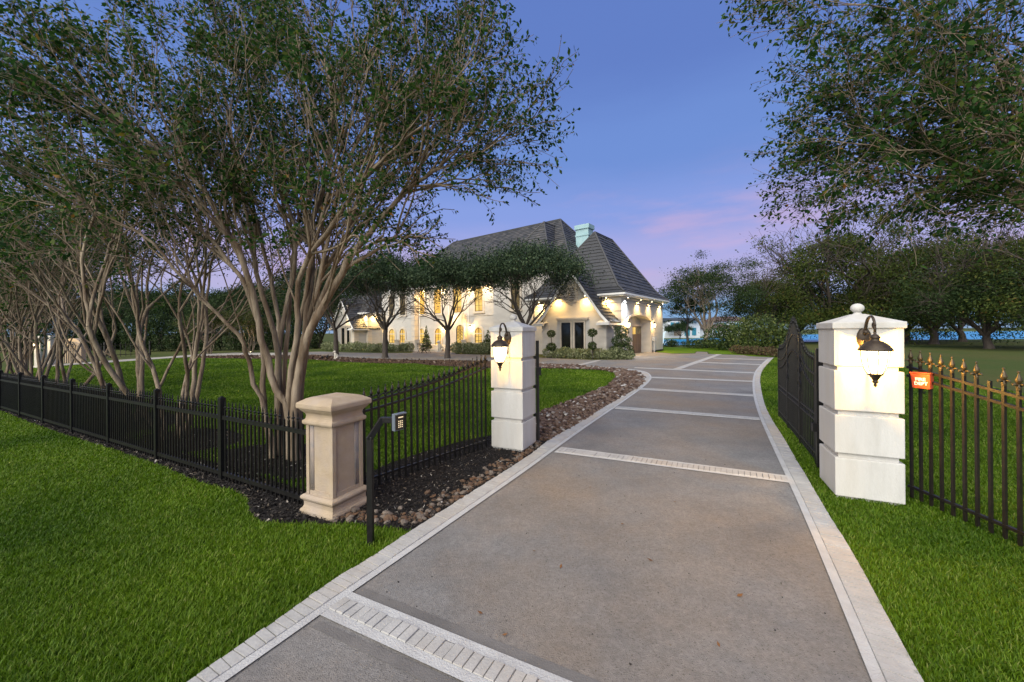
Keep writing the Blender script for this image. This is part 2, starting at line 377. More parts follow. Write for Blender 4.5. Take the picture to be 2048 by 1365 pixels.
def resample(w, n):
    w = [Vector((p.x, p.y, 0)) for p in w]; L = [0]
    for a, b in zip(w[:-1], w[1:]): L.append(L[-1] + (b - a).length)
    out = []
    for i in range(n + 1):
        t = L[-1] * i / n; k = 0
        while k < len(L) - 2 and L[k + 1] < t: k += 1
        f = (t - L[k]) / max(L[k + 1] - L[k], 1e-9); out.append(w[k].lerp(w[k + 1], f))
    return out, L[-1]
def smooth(w, it=2):
    for _ in range(it):
        q = [w[0]]
        for a, b in zip(w[:-1], w[1:]): q += [a.lerp(b, .25), a.lerp(b, .75)]
        w = q + [w[-1]]
    return w
bricks = []      # (dist, corners x4) tops of border bricks
mort = MB(); joint = MB()
def border(outer, inner, pitch=.058, mw=.06):
    so, lo_ = resample(smooth(outer), 400); si, _ = resample(smooth(inner), 400)
    n = int(lo_ / pitch); so, _ = resample(so, n); si = resample(si, 1500)[0]; si = [min(si, key=lambda q: (q - p).length) for p in so]
    for i in range(n):
        o0, o1, i0, i1 = so[i], so[i + 1], si[i], si[i + 1]
        j0 = i0.lerp(o0, min(mw / max((i0 - o0).length, .01), .45)); j1 = i1.lerp(o1, min(mw / max((i1 - o1).length, .01), .45))
        mort.add([onground(q.x, q.y, .030) for q in (j0, j1, i1, i0)], [(0, 1, 2, 3)]); joint.add([onground(q.x, q.y, .0245) for q in (o0, o1, j1, j0)], [(0, 1, 2, 3)])
        bricks.append(((o0.y + o1.y) / 2, (o0, o1, j1, j0)))
border(Wlo, Wli); border(Wro, Wri)
def band(p0, p1, q0, q1, pitch=.062, mw=.05, along=True):
    """brick band across the drive: p0-p1 the far edge, q0-q1 the near edge"""
    a0, a1, c0, c1 = [Vector((*G(*p)[:2], 0)) for p in (p0, p1, q0, q1)]
    n = max(int((a1 - a0).length / pitch), 1)
    if (a1 - a0).length > 1.5:
        def drop(p):
            d = Vector((-.49, -.872, 0)); e_ = c1 - c0; k = ((c0.x - p.x) * e_.y - (c0.y - p.y) * e_.x) / (d.x * e_.y - d.y * e_.x); return p + d * k
        c0, c1 = drop(a0), drop(a1)
    for i in range(n):
        u0, u1 = a0.lerp(a1, i / n), a0.lerp(a1, (i + 1) / n); w0, w1 = c0.lerp(c1, i / n), c0.lerp(c1, (i + 1) / n)
        L = max((u0 - w0).length, .02); f = min(mw / L, .3)
        a_, b_, c_, d_ = u0.lerp(w0, f), u1.lerp(w1, f), w1.lerp(u1, f), w0.lerp(u0, f)
        mort.add([onground(q.x, q.y, .029) for q in (u0, u1, b_, a_)], [(0, 1, 2, 3)]); mort.add([onground(q.x, q.y, .029) for q in (d_, c_, w1, w0)], [(0, 1, 2, 3)]); joint.add([onground(q.x, q.y, .0243) for q in (a_, b_, c_, d_)], [(0, 1, 2, 3)])
        bricks.append(((u0.y + w0.y) / 2, (u0.lerp(w0, f), u1.lerp(w1, f), w1.lerp(u1, f), w0.lerp(u0, f))))
band((704, 1193), (1210, 1402), (649, 1243.6), (985, 1402), mw=.06)
band((1123, 898), (1572.7, 956), (1104, 908.5), (1576, 970.6))
band((1235.8, 815.5), (1518.5, 838), (1230, 820.6), (1521.5, 844))
band((1284, 778), (1506.8, 791.5), (1279, 781.8), (1508, 795.6))
band((1304, 755.5), (1505, 763.5), (1303, 758), (1505, 766))
band((1271, 736.2), (1518, 747), (1273, 738.2), (1516, 749))
band((1391, 725.2), (1529, 730.2), (1391, 726.6), (1529, 731.8))
band((1426, 717.2), (1540, 720.6), (1426, 718.2), (1540, 721.8))
band((1433, 709.6), (1444, 709.8), (1344, 740), (1362, 740.2), pitch=.2)
band((1194, 721.6), (1204, 721.8), (1150, 732), (1162, 732.3), pitch=.2)
mg = MB()
for q in (((704, 1193), (1210, 1402), (1236, 1386), (724, 1181)), ((640, 1250), (985, 1402), (950, 1420), (622, 1262))):
    mg.add([onground(p.x, p.y, .0222) for p in gp(q)], [(0, 1, 2, 3)])
mg.build('sealed_margin', M('sealed_concrete', (.12, .112, .106), .8, (.17, .158, .148), 3, .4, 120), drive, fix=False)
mo = mort.build('mortar', m_mortar, drive, fix=False); joint.build('brick_joint', m_joint, drive, fix=False)
bricks.sort(key=lambda b: abs(b[0] - 3.0) if b[0] > 1.9 else 50)
rest = MB()
def brick_into(mb, q, org=Vector((0, 0, 0))):
    c = sum((Vector(p) for p in q), Vector()) / 4; k = []
    for p in q: k.append(Vector(p) + (c - Vector(p)).normalized() * min(.006, (c - Vector(p)).length * .2))
    h = .034 + random.uniform(-.003, .004); t = random.uniform(-.002, .002); gap = random.uniform(.01, .055)
    qa = [Vector(p) for p in q]; q = [qa[0].lerp(qa[1], gap), qa[1].lerp(qa[0], gap), qa[2].lerp(qa[3], gap), qa[3].lerp(qa[2], gap)]; k = q
    top = [onground(p.x, p.y, h + (t if i < 2 else -t)) for i, p in enumerate(k)]; bot = [onground(p.x, p.y, .022) for p in q]
    cc = sum(top, Vector()) / 4; top = [p + (cc - p).normalized() * .004 for p in top]
    mb.add([p - org for p in bot + top], [(4, 5, 6, 7), (0, 1, 5, 4), (1, 2, 6, 5), (2, 3, 7, 6), (3, 0, 4, 7)])
random.seed(3)
for i, (d, q) in enumerate(bricks):
    if i < 300 and d > 1.9:
        b = MB(); brick_into(b, q); b.build('brick', m_brick, drive)
    else: brick_into(rest, q)
kind(rest.build('brick_courses', m_brick, drive), 'stuff')

# path to the far gate
path_poly = gp([(560, 706.5), (470, 706), (400, 709), (330, 714.5), (260, 719), (190, 724), (110, 729.5), (60, 733), (60, 737), (120, 732.5), (200, 727), (270, 722), (340, 717), (410, 712.5), (480, 711), (560, 712)])
sheet('garden_path', path_poly, .016, M('path_concrete', (.36, .33, .28), .9, (.30, .28, .24), 2), step=3)

# planting beds
bed_front = gp([(612, 1046), (660, 1052), (690, 1047), (731, 1053), (787, 1058), (823, 1066)]) + Wlo[6:10] + gp([(1100, 872), (1086, 862), (985, 872), (925, 884), (850, 905), (780, 928), (735, 950), (690, 985), (640, 1010)])
sheet('mulch_bed', bed_front, .010, m_mulch, step=.4)
gravel_poly = gp([(1098, 884), (1083, 880), (1060, 860), (1083, 824), (1148, 800.6), (1206.5, 777), (1226, 764), (1234, 756.7), (1233, 748), (1212, 742), (1162.6, 739), (1083, 737.5), (1000, 733), (984, 726)]) + [Vector(p) for p in Wlo[9:][::-1]]
sheet('gravel_bed', gravel_poly, .012, m_soil, step=.7)
brown_poly = gp([(984, 723.5), (902, 721.3), (834, 720.6), (764, 718.5), (715, 717.2), (658, 712.5), (626, 711), (560, 712), (480, 711), (400, 713), (400, 717), (520, 718), (612, 719), (680, 724), (724, 726), (770, 727.5), (834, 727.5), (858, 731), (900, 733.5), (975, 736.5), (1000, 735)])
sheet('oak_bed', brown_poly, .011, m_brmulch, step=2)
F0 = Vector((-3.577, 4.675, 0)); FD = Vector((-.883, .4695, 0)).normalized(); FN = Vector((.4695, .883, 0))  # left fence line, FN points into the garden
strip_px = [(-120, 796), (0, 823), (66, 849), (128, 871), (234, 904), (311, 930), (395, 966), (470, 985), (494, 1000), (500, 1030), (520, 1047), (560, 1049), (612, 1050)]
strip = gp(strip_px) + [F0 - FD * 1.55 + FN * .25] + [F0 + FD * (1.2 * i) + FN * (.30 + .05 * math.sin(i * 2.1)) for i in range(0, 18)]
sheet('fence_mulch_strip', strip, .010, m_mulch, step=.6)
def patch(c, rx, ry, rot, seed):
    r = random.Random(seed); out = []
    for i in range(28):
        t = 2 * math.pi * i / 28; k = 1 + r.uniform(-.09, .09); x, y = rx * math.cos(t) * k, ry * math.sin(t) * k
        out.append(Vector((c[0] + x * math.cos(rot) - y * math.sin(rot), c[1] + x * math.sin(rot) + y * math.cos(rot), 0)))
    return out
ang_f = math.atan2(FD.y, FD.x)
tree_pos = [(-3.30, 5.52), (-5.98, 6.75), (-8.2, 8.15), (-12.3, 10.3), (-15.4, 12.2), (-18.8, 13.9), (-22.5, 15.9)]
patches = [patch((-3.25, 5.45), 1.25, .62, ang_f, 1), patch((-5.6, 6.5), 1.05, .75, ang_f, 2), patch((-8.2, 8.05), 1.5, .85, ang_f, 3), patch((-12.2, 10.2), 1.7, .9, ang_f, 4), patch((-16.5, 12.4), 2.6, 1.0, ang_f, 5)]
for i, p in enumerate(patches): sheet('tree_mulch', p, .0125 + .001 * i, m_mulch, step=.5)

# lawns
lawn_street = gp([(-700, 1020), (-120, 798)] + strip_px[1:] + [(660, 1054), (690, 1049), (731, 1055), (787, 1060), (823, 1068)]) + Wlo[:6][::-1] + [Vector((-6, -1.5, 0)), Vector((-12, 1.0, 0))]
lawn_street = [Vector(p) for p in lawn_street]
sheet('street_lawn', lawn_street, .006, m_lawn, step=.7)
lawn_garden = [F0 - FD * 1.7 + FN * .2] + [F0 + FD * (1.5 * i) + FN * .28 for i in range(0, 18)] + gp([(-60, 760), (60, 738), (120, 733), (200, 728), (270, 723), (340, 718), (400, 717.5), (520, 719), (612, 720), (680, 725), (724, 727), (770, 728.5), (834, 728.5), (858, 732), (900, 734.5), (975, 737.5), (1083, 738.5),
              (1162, 740), (1210, 743), (1230, 749), (1231, 757), (1222, 765), (1205, 776), (1147, 799.5), (1083, 822), (1060, 850), (985, 871), (925, 883), (850, 904), (780, 927), (735, 949), (690, 984)])
sheet('garden_lawn', lawn_garden, .008, m_lawn, step=1.2)
lawn_right = Wro[:] + gp([(1560, 716), (1640, 706), (1700, 708), (1840, 745), (2100, 800)]) + [Vector((14, 3, 0)), Vector((10, -3, 0)), Wro[0]]
lawn_right = lawn_right[:-1]
sheet('right_lawn', lawn_right, .006, m_lawn, step=1.2)
back_lawn = gp([(1304, 703.5), (1345, 707.5), (1388, 707), (1392, 703.5), (1416, 704), (1420, 708), (1487, 710.5), (1500, 712.6), (1546, 714.6), (1640, 705), (1600, 698), (1480, 697), (1330, 695)])
sheet('back_lawn', back_lawn, .007, m_lawn, step=3)

# ------------------------------------------------------------------ grass, mulch chips, gravel
def scatter(poly, dens, rng, ymin=-9, ymax=99, cap=400000, holes=()):
    xs_ = [p[0] for p in poly]; ys_ = [max(min(p[1], ymax), ymin) for p in poly]
    out = []
    y = max(min(ys_), ymin)
    while y < min(max(ys_), ymax):
        st = max(.25, y * .12); d = dens(y + st / 2)
        lim = (y + st) * 1.55 + 1.0
        x0, x1 = max(min(xs_), -lim), min(max(xs_), lim)
        n = int(d * st * max(x1 - x0, 0))
        if n > 0:
            px = rng.uniform(x0, x1, n); py = rng.uniform(y, y + st, n); ok = inside(px, py, poly)
            for h in holes: ok &= ~inside(px, py, h)
            out.append(np.stack([px[ok], py[ok]], 1))
        y += st
    a = np.concatenate(out) if out else np.zeros((0, 2))
    if len(a) > cap: a = a[rng.choice(len(a), cap, False)]
    return a
def blades(name, pts, rng, h=.038, w=.0030):
    n = len(pts); x, y = pts[:, 0], pts[:, 1]; z = gza(x, y) + .004
    D = np.maximum(y, 1.5); hh = h * rng.uniform(.55, 1.25, n) * (1 + .012 * D); ww = w * rng.uniform(.7, 1.3, n) * np.maximum(1, D / 2.6)
    t = rng.uniform(0, 2 * np.pi, n); lean = rng.uniform(.15, .95, n) * hh; lx, ly = np.cos(t) * lean, np.sin(t) * lean
    t2 = t + np.pi / 2 + rng.normal(0, .5, n); sx, sy = np.cos(t2) * ww, np.sin(t2) * ww
    b = np.stack([x, y, z], 1); s = np.stack([sx, sy, 0 * sx], 1)
    mid = b + np.stack([lx * .35, ly * .35, hh * .6], 1); tip = b + np.stack([lx, ly, hh * .92], 1)
    V = np.stack([b - s, b + s, mid + s * .7, tip, mid - s * .7], 1).reshape(-1, 3)
    i = np.arange(n)[:, None] * 5
    tri = np.concatenate([i + np.array([[0, 1, 2]]), i + np.array([[0, 2, 4]]), i + np.array([[4, 2, 3]])])
    o = link(name, npmesh(name, V, tri), m_grass); kind(o, 'stuff'); return o
dens = lambda y: 14500 * min(1.0, (2.6 / max(y, 1.5)) ** 1.75)
blades('street_grass', scatter(lawn_street, dens, R, 1.2, 12), R)
blades('garden_grass', scatter(lawn_garden, dens, R, 3.5, 30, holes=patches), R, .044)
blades('right_grass', scatter(lawn_right, dens, R, 1.2, 22), R)
def chips(name, pts, rng, m, s=.022, dz=.016, asp=.35, thick=.004):
    n = len(pts); x, y = pts[:, 0], pts[:, 1]; D = np.maximum(y, 2)
    L = s * rng.uniform(.5, 1.6, n) * np.maximum(1, D / 6); wd = L * rng.uniform(asp * .6, asp * 1.5, n)
    t = rng.uniform(0, 2 * np.pi, n); tilt = rng.normal(0, .45, n); rl = rng.normal(0, .5, n)
    d = np.stack([np.cos(t) * np.cos(tilt), np.sin(t) * np.cos(tilt), np.sin(tilt)], 1)
    q = np.stack([-np.sin(t) * np.cos(rl), np.cos(t) * np.cos(rl), np.sin(rl)], 1)
    c = np.stack([x, y, gza(x, y) + dz + rng.uniform(0, .018, n)], 1); a, b = d * L[:, None] / 2, q * wd[:, None] / 2
    V = np.stack([c - a - b * .6, c + a - b, c + a * .8 + b, c - a + b * .8], 1).reshape(-1, 3); F_ = np.arange(n * 4).reshape(-1, 4)
    return kind(link(name, npmesh(name, V, F_), m), 'stuff')
md = lambda y: 2600 * min(1, (4 / max(y, 1.5)) ** 1.6)
chips('mulch_chips', scatter(bed_front, md, R, 2, 9), R, m_chip)
chips('fence_mulch_chips', scatter(strip, md, R, 2, 16), R, m_chip, .03)
chips('tree_mulch_chips', np.concatenate([scatter(p, lambda y: md(y) * .8, R, 2, 16) for p in patches]), R, m_chip)
chips('oak_bed_chips', scatter(brown_poly, lambda y: 40, R, 16, 40), R, m_brchip, .03, .02)
def pebbles(name, pts, rng, m, s=.03, flat=.6, dz=0.0):
    bm = bmesh.new(); bmesh.ops.create_icosphere(bm, subdivisions=1, radius=1); bv = np.array([v.co[:] for v in bm.verts]); bf = np.array([[v.index for v in f.verts] for f in bm.faces]); bm.free()
    n = len(pts); sc = s * rng.uniform(.6, 1.5, n) * np.maximum(1, pts[:, 1] / 9)
    k = bv[None] * (1 + rng.uniform(-.22, .22, (n, len(bv), 1))); k = k * np.stack([rng.uniform(.8, 1.4, n), rng.uniform(.7, 1.1, n), rng.uniform(.45, .8, n)], 1)[:, None] * sc[:, None, None]
    t = rng.uniform(0, 2 * np.pi, n); c_, s_ = np.cos(t)[:, None], np.sin(t)[:, None]
    X = k[:, :, 0] * c_ - k[:, :, 1] * s_; Y = k[:, :, 0] * s_ + k[:, :, 1] * c_
    V = np.stack([X + pts[:, :1], Y + pts[:, 1:2], k[:, :, 2] + (gza(pts[:, 0], pts[:, 1]) + dz)[:, None] + sc[:, None] * .35], 2).reshape(-1, 3)
    F_ = (np.arange(n)[:, None, None] * len(bv) + bf[None]).reshape(-1, 3)
    return kind(link(name, npmesh(name, V, F_), m), 'stuff')
pebbles('river_gravel', scatter(gravel_poly, lambda y: 330 * min(1, (8 / max(y, 4)) ** 1.5), R, 5, 24), R, m_gravel, .034, dz=.015)

# cobbles edging the mulch bed: each near one is a piece of its own
stone_bed = kind(bpy.data.objects.new('stone_edging', None), 'structure'); COL.objects.link(stone_bed)
stone_me = []
for i in range(7):
    bm = bmesh.new(); bmesh.ops.create_icosphere(bm, subdivisions=2, radius=1); rr = random.Random(40 + i)
    ph = [rr.uniform(0, 6) for _ in range(6)]
    for v in bm.verts:
        c = v.co.copy(); f = 1 + .16 * math.sin(2.1 * c.x + ph[0]) + .14 * math.sin(2.7 * c.y + ph[1]) + .10 * math.sin(4.3 * c.z + ph[2]) + .05 * math.sin(7 * c.x + 5 * c.y + ph[3]) + rr.uniform(-.035, .035)
        v.co = Vector((c.x * 1.2, c.y * .95, c.z * .72)) * f
    me = bpy.data.meshes.new('river_stone'); bm.to_mesh(me); bm.free(); me.materials.append((m_stone_a, m_stone_b, m_stone_c, m_stone_a, m_stone_b, m_stone_a, m_stone_c)[i])
    stone_me.append(me)
rr = random.Random(11); cand = []
edge, LE = resample([Vector(p) for p in Wlo[5:11]], 300)
for i in range(300):
    a = edge[i]; d = (edge[min(i + 1, 300)] - edge[max(i - 1, 0)]).normalized(); nrm = Vector((-d.y, d.x, 0))
    t = i / 300
    if t < .02: continue
    for k in range(2):
        w = .05 + abs(rr.gauss(0, .085)) * (1.35 if t < .4 else 1.0)
        cand.append((a + nrm * w + d * rr.uniform(-.03, .03), rr.uniform(.016, .033)))
fr = gp([(672, 1046), (700, 1040), (731, 1046), (760, 1050), (800, 1050), (828, 1052), (850, 1040)])
frr, _ = resample(fr, 60)
for i in range(60):
    for k in range(2): cand.append((frr[i] + Vector((rr.gauss(0, .03), rr.uniform(0, .19), 0)), rr.uniform(.019, .042)))
placed = []
for p, s in cand:
    if any((p - q).length < (s + t) * .62 for q, t in placed): continue
    placed.append((p, s))
placed = sorted(placed, key=lambda c: c[0].y / c[1])[:300]
for p, s in placed:
    o = bpy.data.objects.new('river_stone', rr.choice(stone_me)); COL.objects.link(o); o.parent = stone_bed
    o.location = onground(p.x, p.y, s * .42); o.scale = (s * rr.uniform(.85, 1.3), s * rr.uniform(.85, 1.2), s * rr.uniform(.8, 1.2)); o.rotation_euler = (rr.uniform(-.4, .4), rr.uniform(-.4, .4), rr.uniform(0, 6.3))
db = scatter(drive_poly, lambda y: 9 * min(1, 4 / max(y, 1.5)), R, 1.9, 14); pebbles('driveway_grit', db, R, m_chip, .0042, dz=.021)
# fallen leaves on the drive, each one alone
lf = M('dry_leaf', (.20, .09, .03), .7, (.14, .06, .02), 30)
for i, (x, y) in enumerate([(1010, 1280), (1122, 1141), (1300, 1128), (1068, 1110), (1245, 1055), (1480, 1200), (1437, 1300), (960, 1235), (1180, 980), (1350, 1010)]):
    g = G(x, y); mbl = MB(); t = i * 1.3; d = Vector((math.cos(t), math.sin(t), .1)); q = Vector((-math.sin(t), math.cos(t), .25)); s = .017 + .004 * (i % 3)
    c = Vector((g.x, g.y, .030)); mbl.add([c - d * s, c + q * s * .5 - d * s * .2, c + d * s + Vector((0, 0, .006)), c - q * s * .5 + Vector((0, 0, .004))], [(0, 1, 2), (0, 2, 3)])
    where = ['near the bottom edge below the first brick band', 'upper left of the open slab', 'right of centre on the slab', 'left part of the slab', 'just under the second brick band', 'right part of the slab by the border', 'lower right of the slab', 'beside the nearest brick band', 'left end under the second brick band', 'middle under the second brick band'][i]
    tag(mbl.build('fallen_leaf', lf, at=tuple(c)), 'curled brown leaf lying on the driveway, ' + where, 'leaf', 'dry leaves on the driveway')

# ================================================================== THE HOUSE
th = rad(37.8)
HO = Vector((7.34, 25.6, 0)); HU = Vector((-math.cos(th), math.sin(th), 0)); HV = Vector((math.sin(th), math.cos(th), 0)); ZZ = Vector((0, 0, 1))
def HP(a, b, z): return HO + HU * a + HV * b + ZZ * z
def ha(px, b):
    u = (px - CX) / F + .0001; p = HO + HV * b
    return (p.x - u * p.y) / (u * HU.y - HU.x)
house = thing('mansion', 'white two storey mansion with steep grey tiled roofs and lit arched windows', 'house', tuple(HP(14, 4, 0)))
def hprism(mb, pts, vec): mb.prism([HP(*p) for p in pts], HU * vec[0] + HV * vec[1] + ZZ * vec[2])
def hbox(mb, a0, a1, b0, b1, z0, z1): hprism(mb, [(a0, b0, z0), (a1, b0, z0), (a1, b1, z0), (a0, b1, z0)], (0, 0, z1 - z0))
def arch_pts(c, w, z0, zs, rise, n=10, inset=0.0):
    """outline of an arched opening in (s, z): bottom-left, bottom-right, then over the arch"""
    h = w / 2 - inset; pts = [(c - h, z0 + inset), (c + h, z0 + inset)]
    if rise <= 0: return pts + [(c + h, zs - inset), (c - h, zs - inset)]
    rs = rise - inset * .9
    for i in range(n + 1):
        t = math.pi * i / n; pts.append((c + h * math.cos(t), zs + rs * math.sin(t)))
    return pts
# walls
w = MB(); EV = 4.26
ar = arch_pts(3.62, 5.0, 0, 2.42, .5, 14)       # garage arch in the side wall (s runs along b)
poly = [(0, 0), (ar[0][0], 0)] + [ar[-1 - i] for i in range(len(ar) - 2)] + [(ar[1][0], 0), (9.4, 0), (9.4, EV), (0, EV)]
hprism(w, [(0, s, z) for s, z in poly], (.8, 0, 0))
hbox(w, .8, 7.3, 0, 9.4, -.1, EV)
w.build('garage_wall', m_wall, house)
w = MB(); hbox(w, 5.0, 24.4, 2.5, 15.5, -.1, 6.7); hbox(w, 24.4, 30.6, 1.9, 15.4, -.1, 6.7); w.build('main_wall', m_wall, house)
w = MB(); hbox(w, 30.6, 38.0, 0, 9.4, -.1, 4.15); w.build('wing_wall', m_wall, house)
for a0, a1, ez, az, b1 in ((.4, 5.3, 2.62, 5.95, 3.2), (30.9, 35.6, 2.55, 5.75, 3.0)):
    w = MB(); c = (a0 + a1) / 2
    hprism(w, [(a0, -1.5, -.1), (a1, -1.5, -.1), (a1, -1.5, ez), (c, -1.5, az), (a0, -1.5, ez)], (0, b1 + 1.5, 0)); w.build('gable_wall', m_wall, house)
w = MB(); hbox(w, 17.0, 19.3, 1.9, 2.6, -.1, 3.55); w.build('entry_surround', m_trim, house)

# roofs built of tile courses
def clip(poly, ax, c, keep_less):
    out = []
    for i in range(len(poly)):
        p, q = poly[i], poly[(i + 1) % len(poly)]
        dp = (p[ax] - c) * (1 if keep_less else -1); dq = (q[ax] - c) * (1 if keep_less else -1)
        if dp <= 0: out.append(p)
        if (dp < 0 < dq) or (dq < 0 < dp):
            f = dp / (dp - dq); out.append((p[0] + (q[0] - p[0]) * f, p[1] + (q[1] - p[1]) * f))
    return out
roof_rng = random.Random(5)
def slope(pts, eave, roof, mb, ch=.36, tw=.46, single=None, thick=.055):
    """pts world polygon of one roof plane, eave = index pair of its lower edge"""
    pts = [Vector(p) for p in pts]; e0, e1 = pts[eave[0]], pts[eave[1]]; s = (e1 - e0).normalized()
    nrm = Vector()
    for i in range(len(pts)): nrm += (pts[i] - pts[0]).cross(pts[(i + 1) % len(pts)] - pts[0])
    nrm.normalize()
    if nrm.z < 0: nrm = -nrm
    t = nrm.cross(s); 
    if t.z < 0: t = -t
    q = [((p - e0).dot(s), (p - e0).dot(t)) for p in pts]; T = max(v[1] for v in q)
    k = 0
    while k * ch < T - .02:
        bandp = clip(clip(q, 1, k * ch, False), 1, (k + 1) * ch, True)
        if len(bandp) >= 3:
            s0 = min(v[0] for v in bandp); s1 = max(v[0] for v in bandp); x = math.floor(s0 / tw) * tw + (tw * .5 if k % 2 else 0) - tw
            while x < s1:
                c = clip(clip(bandp, 0, x + .004, False), 0, x + tw - .004, True); x += tw
                if len(c) < 3: continue
                A = abs(sum(c[i][0] * c[(i + 1) % len(c)][1] - c[(i + 1) % len(c)][0] * c[i][1] for i in range(len(c)))) / 2
                if A < .002: continue
                j = roof_rng.uniform(-.010, .010)
                lo = [e0 + s * u + t * v for u, v in c]; hi = [e0 + s * u + t * (v - (.018 if v < k * ch + .01 else 0)) + nrm * ((thick + j) * (1 - .82 * (v - k * ch) / ch) + .006) for u, v in c]
                m = len(c); tgt = mb
                if single is not None and single[0] > 0: tgt = MB(); single[0] -= 1
                tgt.add(lo + hi, [tuple(range(m, 2 * m))] + [(i, (i + 1) % m, m + (i + 1) % m, m + i) for i in range(m)])
                if tgt is not mb: tgt.build('roof_tile', m_roof, roof)
        k += 1
def hip(a0, a1, b0, b1, ze, R0, R1, zr, name='roof', single=None, ov=.42, ki=.28, kz=.46, sides='fblr', caps=True, deck=True):
    """hip roof with flared eaves; R0 R1 = plan points of the ridge (front/right first)"""
    E = [(a0 - ov, b0 - ov), (a1 + ov, b0 - ov), (a1 + ov, b1 + ov), (a0 - ov, b1 + ov)]; K = [(a0 + ki, b0 + ki), (a1 - ki, b0 + ki), (a1 - ki, b1 - ki), (a0 + ki, b1 - ki)]
    e = [HP(x, y, ze - .05) for x, y in E]; k = [HP(x, y, ze + kz) for x, y in K]; r0, r1 = HP(R0[0], R0[1], zr), HP(R1[0], R1[1], zr)
    along_b = abs(R1[1] - R0[1]) > abs(R1[0] - R0[0])
    up = {'f': [k[0], k[1], r0] if along_b else [k[0], k[1], r1, r0], 'b': [k[2], k[3], r1] if along_b else [k[2], k[3], r0, r1],
          'r': [k[3], k[0], r0, r1] if along_b else [k[3], k[0], r0], 'l': [k[1], k[2], r1, r0] if along_b else [k[1], k[2], r1]}
    fl = {'f': [e[0], e[1], k[1], k[0]], 'l': [e[1], e[2], k[2], k[1]], 'b': [e[2], e[3], k[3], k[2]], 'r': [e[3], e[0], k[0], k[3]]}
    core = MB()
    for s_ in 'fblr': core.add(fl[s_], [(0, 1, 2, 3)]); core.add(up[s_], [tuple(range(len(up[s_])))])
    core.add(e, [(3, 2, 1, 0)])
    roof = core.build(name, m_roof, house)
    tiles = MB()
    for s_ in sides:
        sg = single if (single is not None and s_ == 'f') else None
        slope(fl[s_], (0, 1), roof, tiles, single=sg); slope(up[s_], (0, 1), roof, tiles, single=sg)
    kind(tiles.build('tile_courses', m_roof, roof, fix=False), 'stuff')
    cp = MB()
    lines = [(e[0], k[0], r0), (e[1], k[1], r0 if along_b else r1), (e[2], k[2], r1), (e[3], k[3], r1 if along_b else r0), (r0, r1)]
    for L in lines: cp.tube([p + ZZ * .05 for p in L], .085, 6)
    cp.build('ridge_cap', m_roof, roof)
    sf = MB(); hprism(sf, [(x, y, ze - .26) for x, y in [(a0 - ov + .06, b0 - ov + .06), (a1 + ov - .06, b0 - ov + .06), (a1 + ov - .06, b1 + ov - .06), (a0 - ov + .06, b1 + ov - .06)]], (0, 0, .20))
    for i in range(4):
        p, q = E[i], E[(i + 1) % 4]; sf.beam(HP(*p, ze - .115), HP(*q, ze - .115), .12, .12)
    sf.build('eave', m_white, roof)
    return roof
single = [290]
hip(0, 7.3, 0, 9.4, EV + .12, (3.65, 3.8), (3.65, 7.23), 9.75, single=single, sides='frl')
hip(30.6, 38.0, 0, 9.4, 4.2, (34.3, 3.7), (34.3, 6.5), 9.3, sides='frl')
hip(5.0, 30.6, 2.5, 15.5, 6.8, (9.9, 9.0), (25.5, 9.0), 13.15, sides='fr')
# steep hipped bay in front of the main roof
bay = MB(); a0, a1, b0 = 6.9, 13.1, 2.1; A = HP(10, 6.1, 12.25); q = [HP(a0 - .4, b0 - .4, 6.76), HP(a1 + .4, b0 - .4, 6.76), HP(a1 + .4, 9, 6.76), HP(a0 - .4, 9, 6.76)]; rb = HP(10, 9, 12.25)
bay.add([q[0], q[1], q[2], q[3], A, rb], [(0, 1, 4), (1, 2, 5, 4), (3, 0, 4, 5)])
bro = bay.build('roof', m_roof, house); tl = MB(); slope([q[0], q[1], A], (0, 1), bro, tl); slope([q[3], q[0], A, rb], (0, 1), bro, tl); slope([q[1], q[2], rb, A], (0, 1), bro, tl)
kind(tl.build('tile_courses', m_roof, bro, fix=False), 'stuff'); cp = MB()
for L in ((q[0], A), (q[1], A), (A, rb)): cp.tube([p + ZZ * .05 for p in L], .085, 6)
cp.build('ridge_cap', m_roof, bro); w = MB(); hbox(w, a0, a1, b0, 4.0, -.1, 6.7); w.build('bay_wall', m_wall, house)
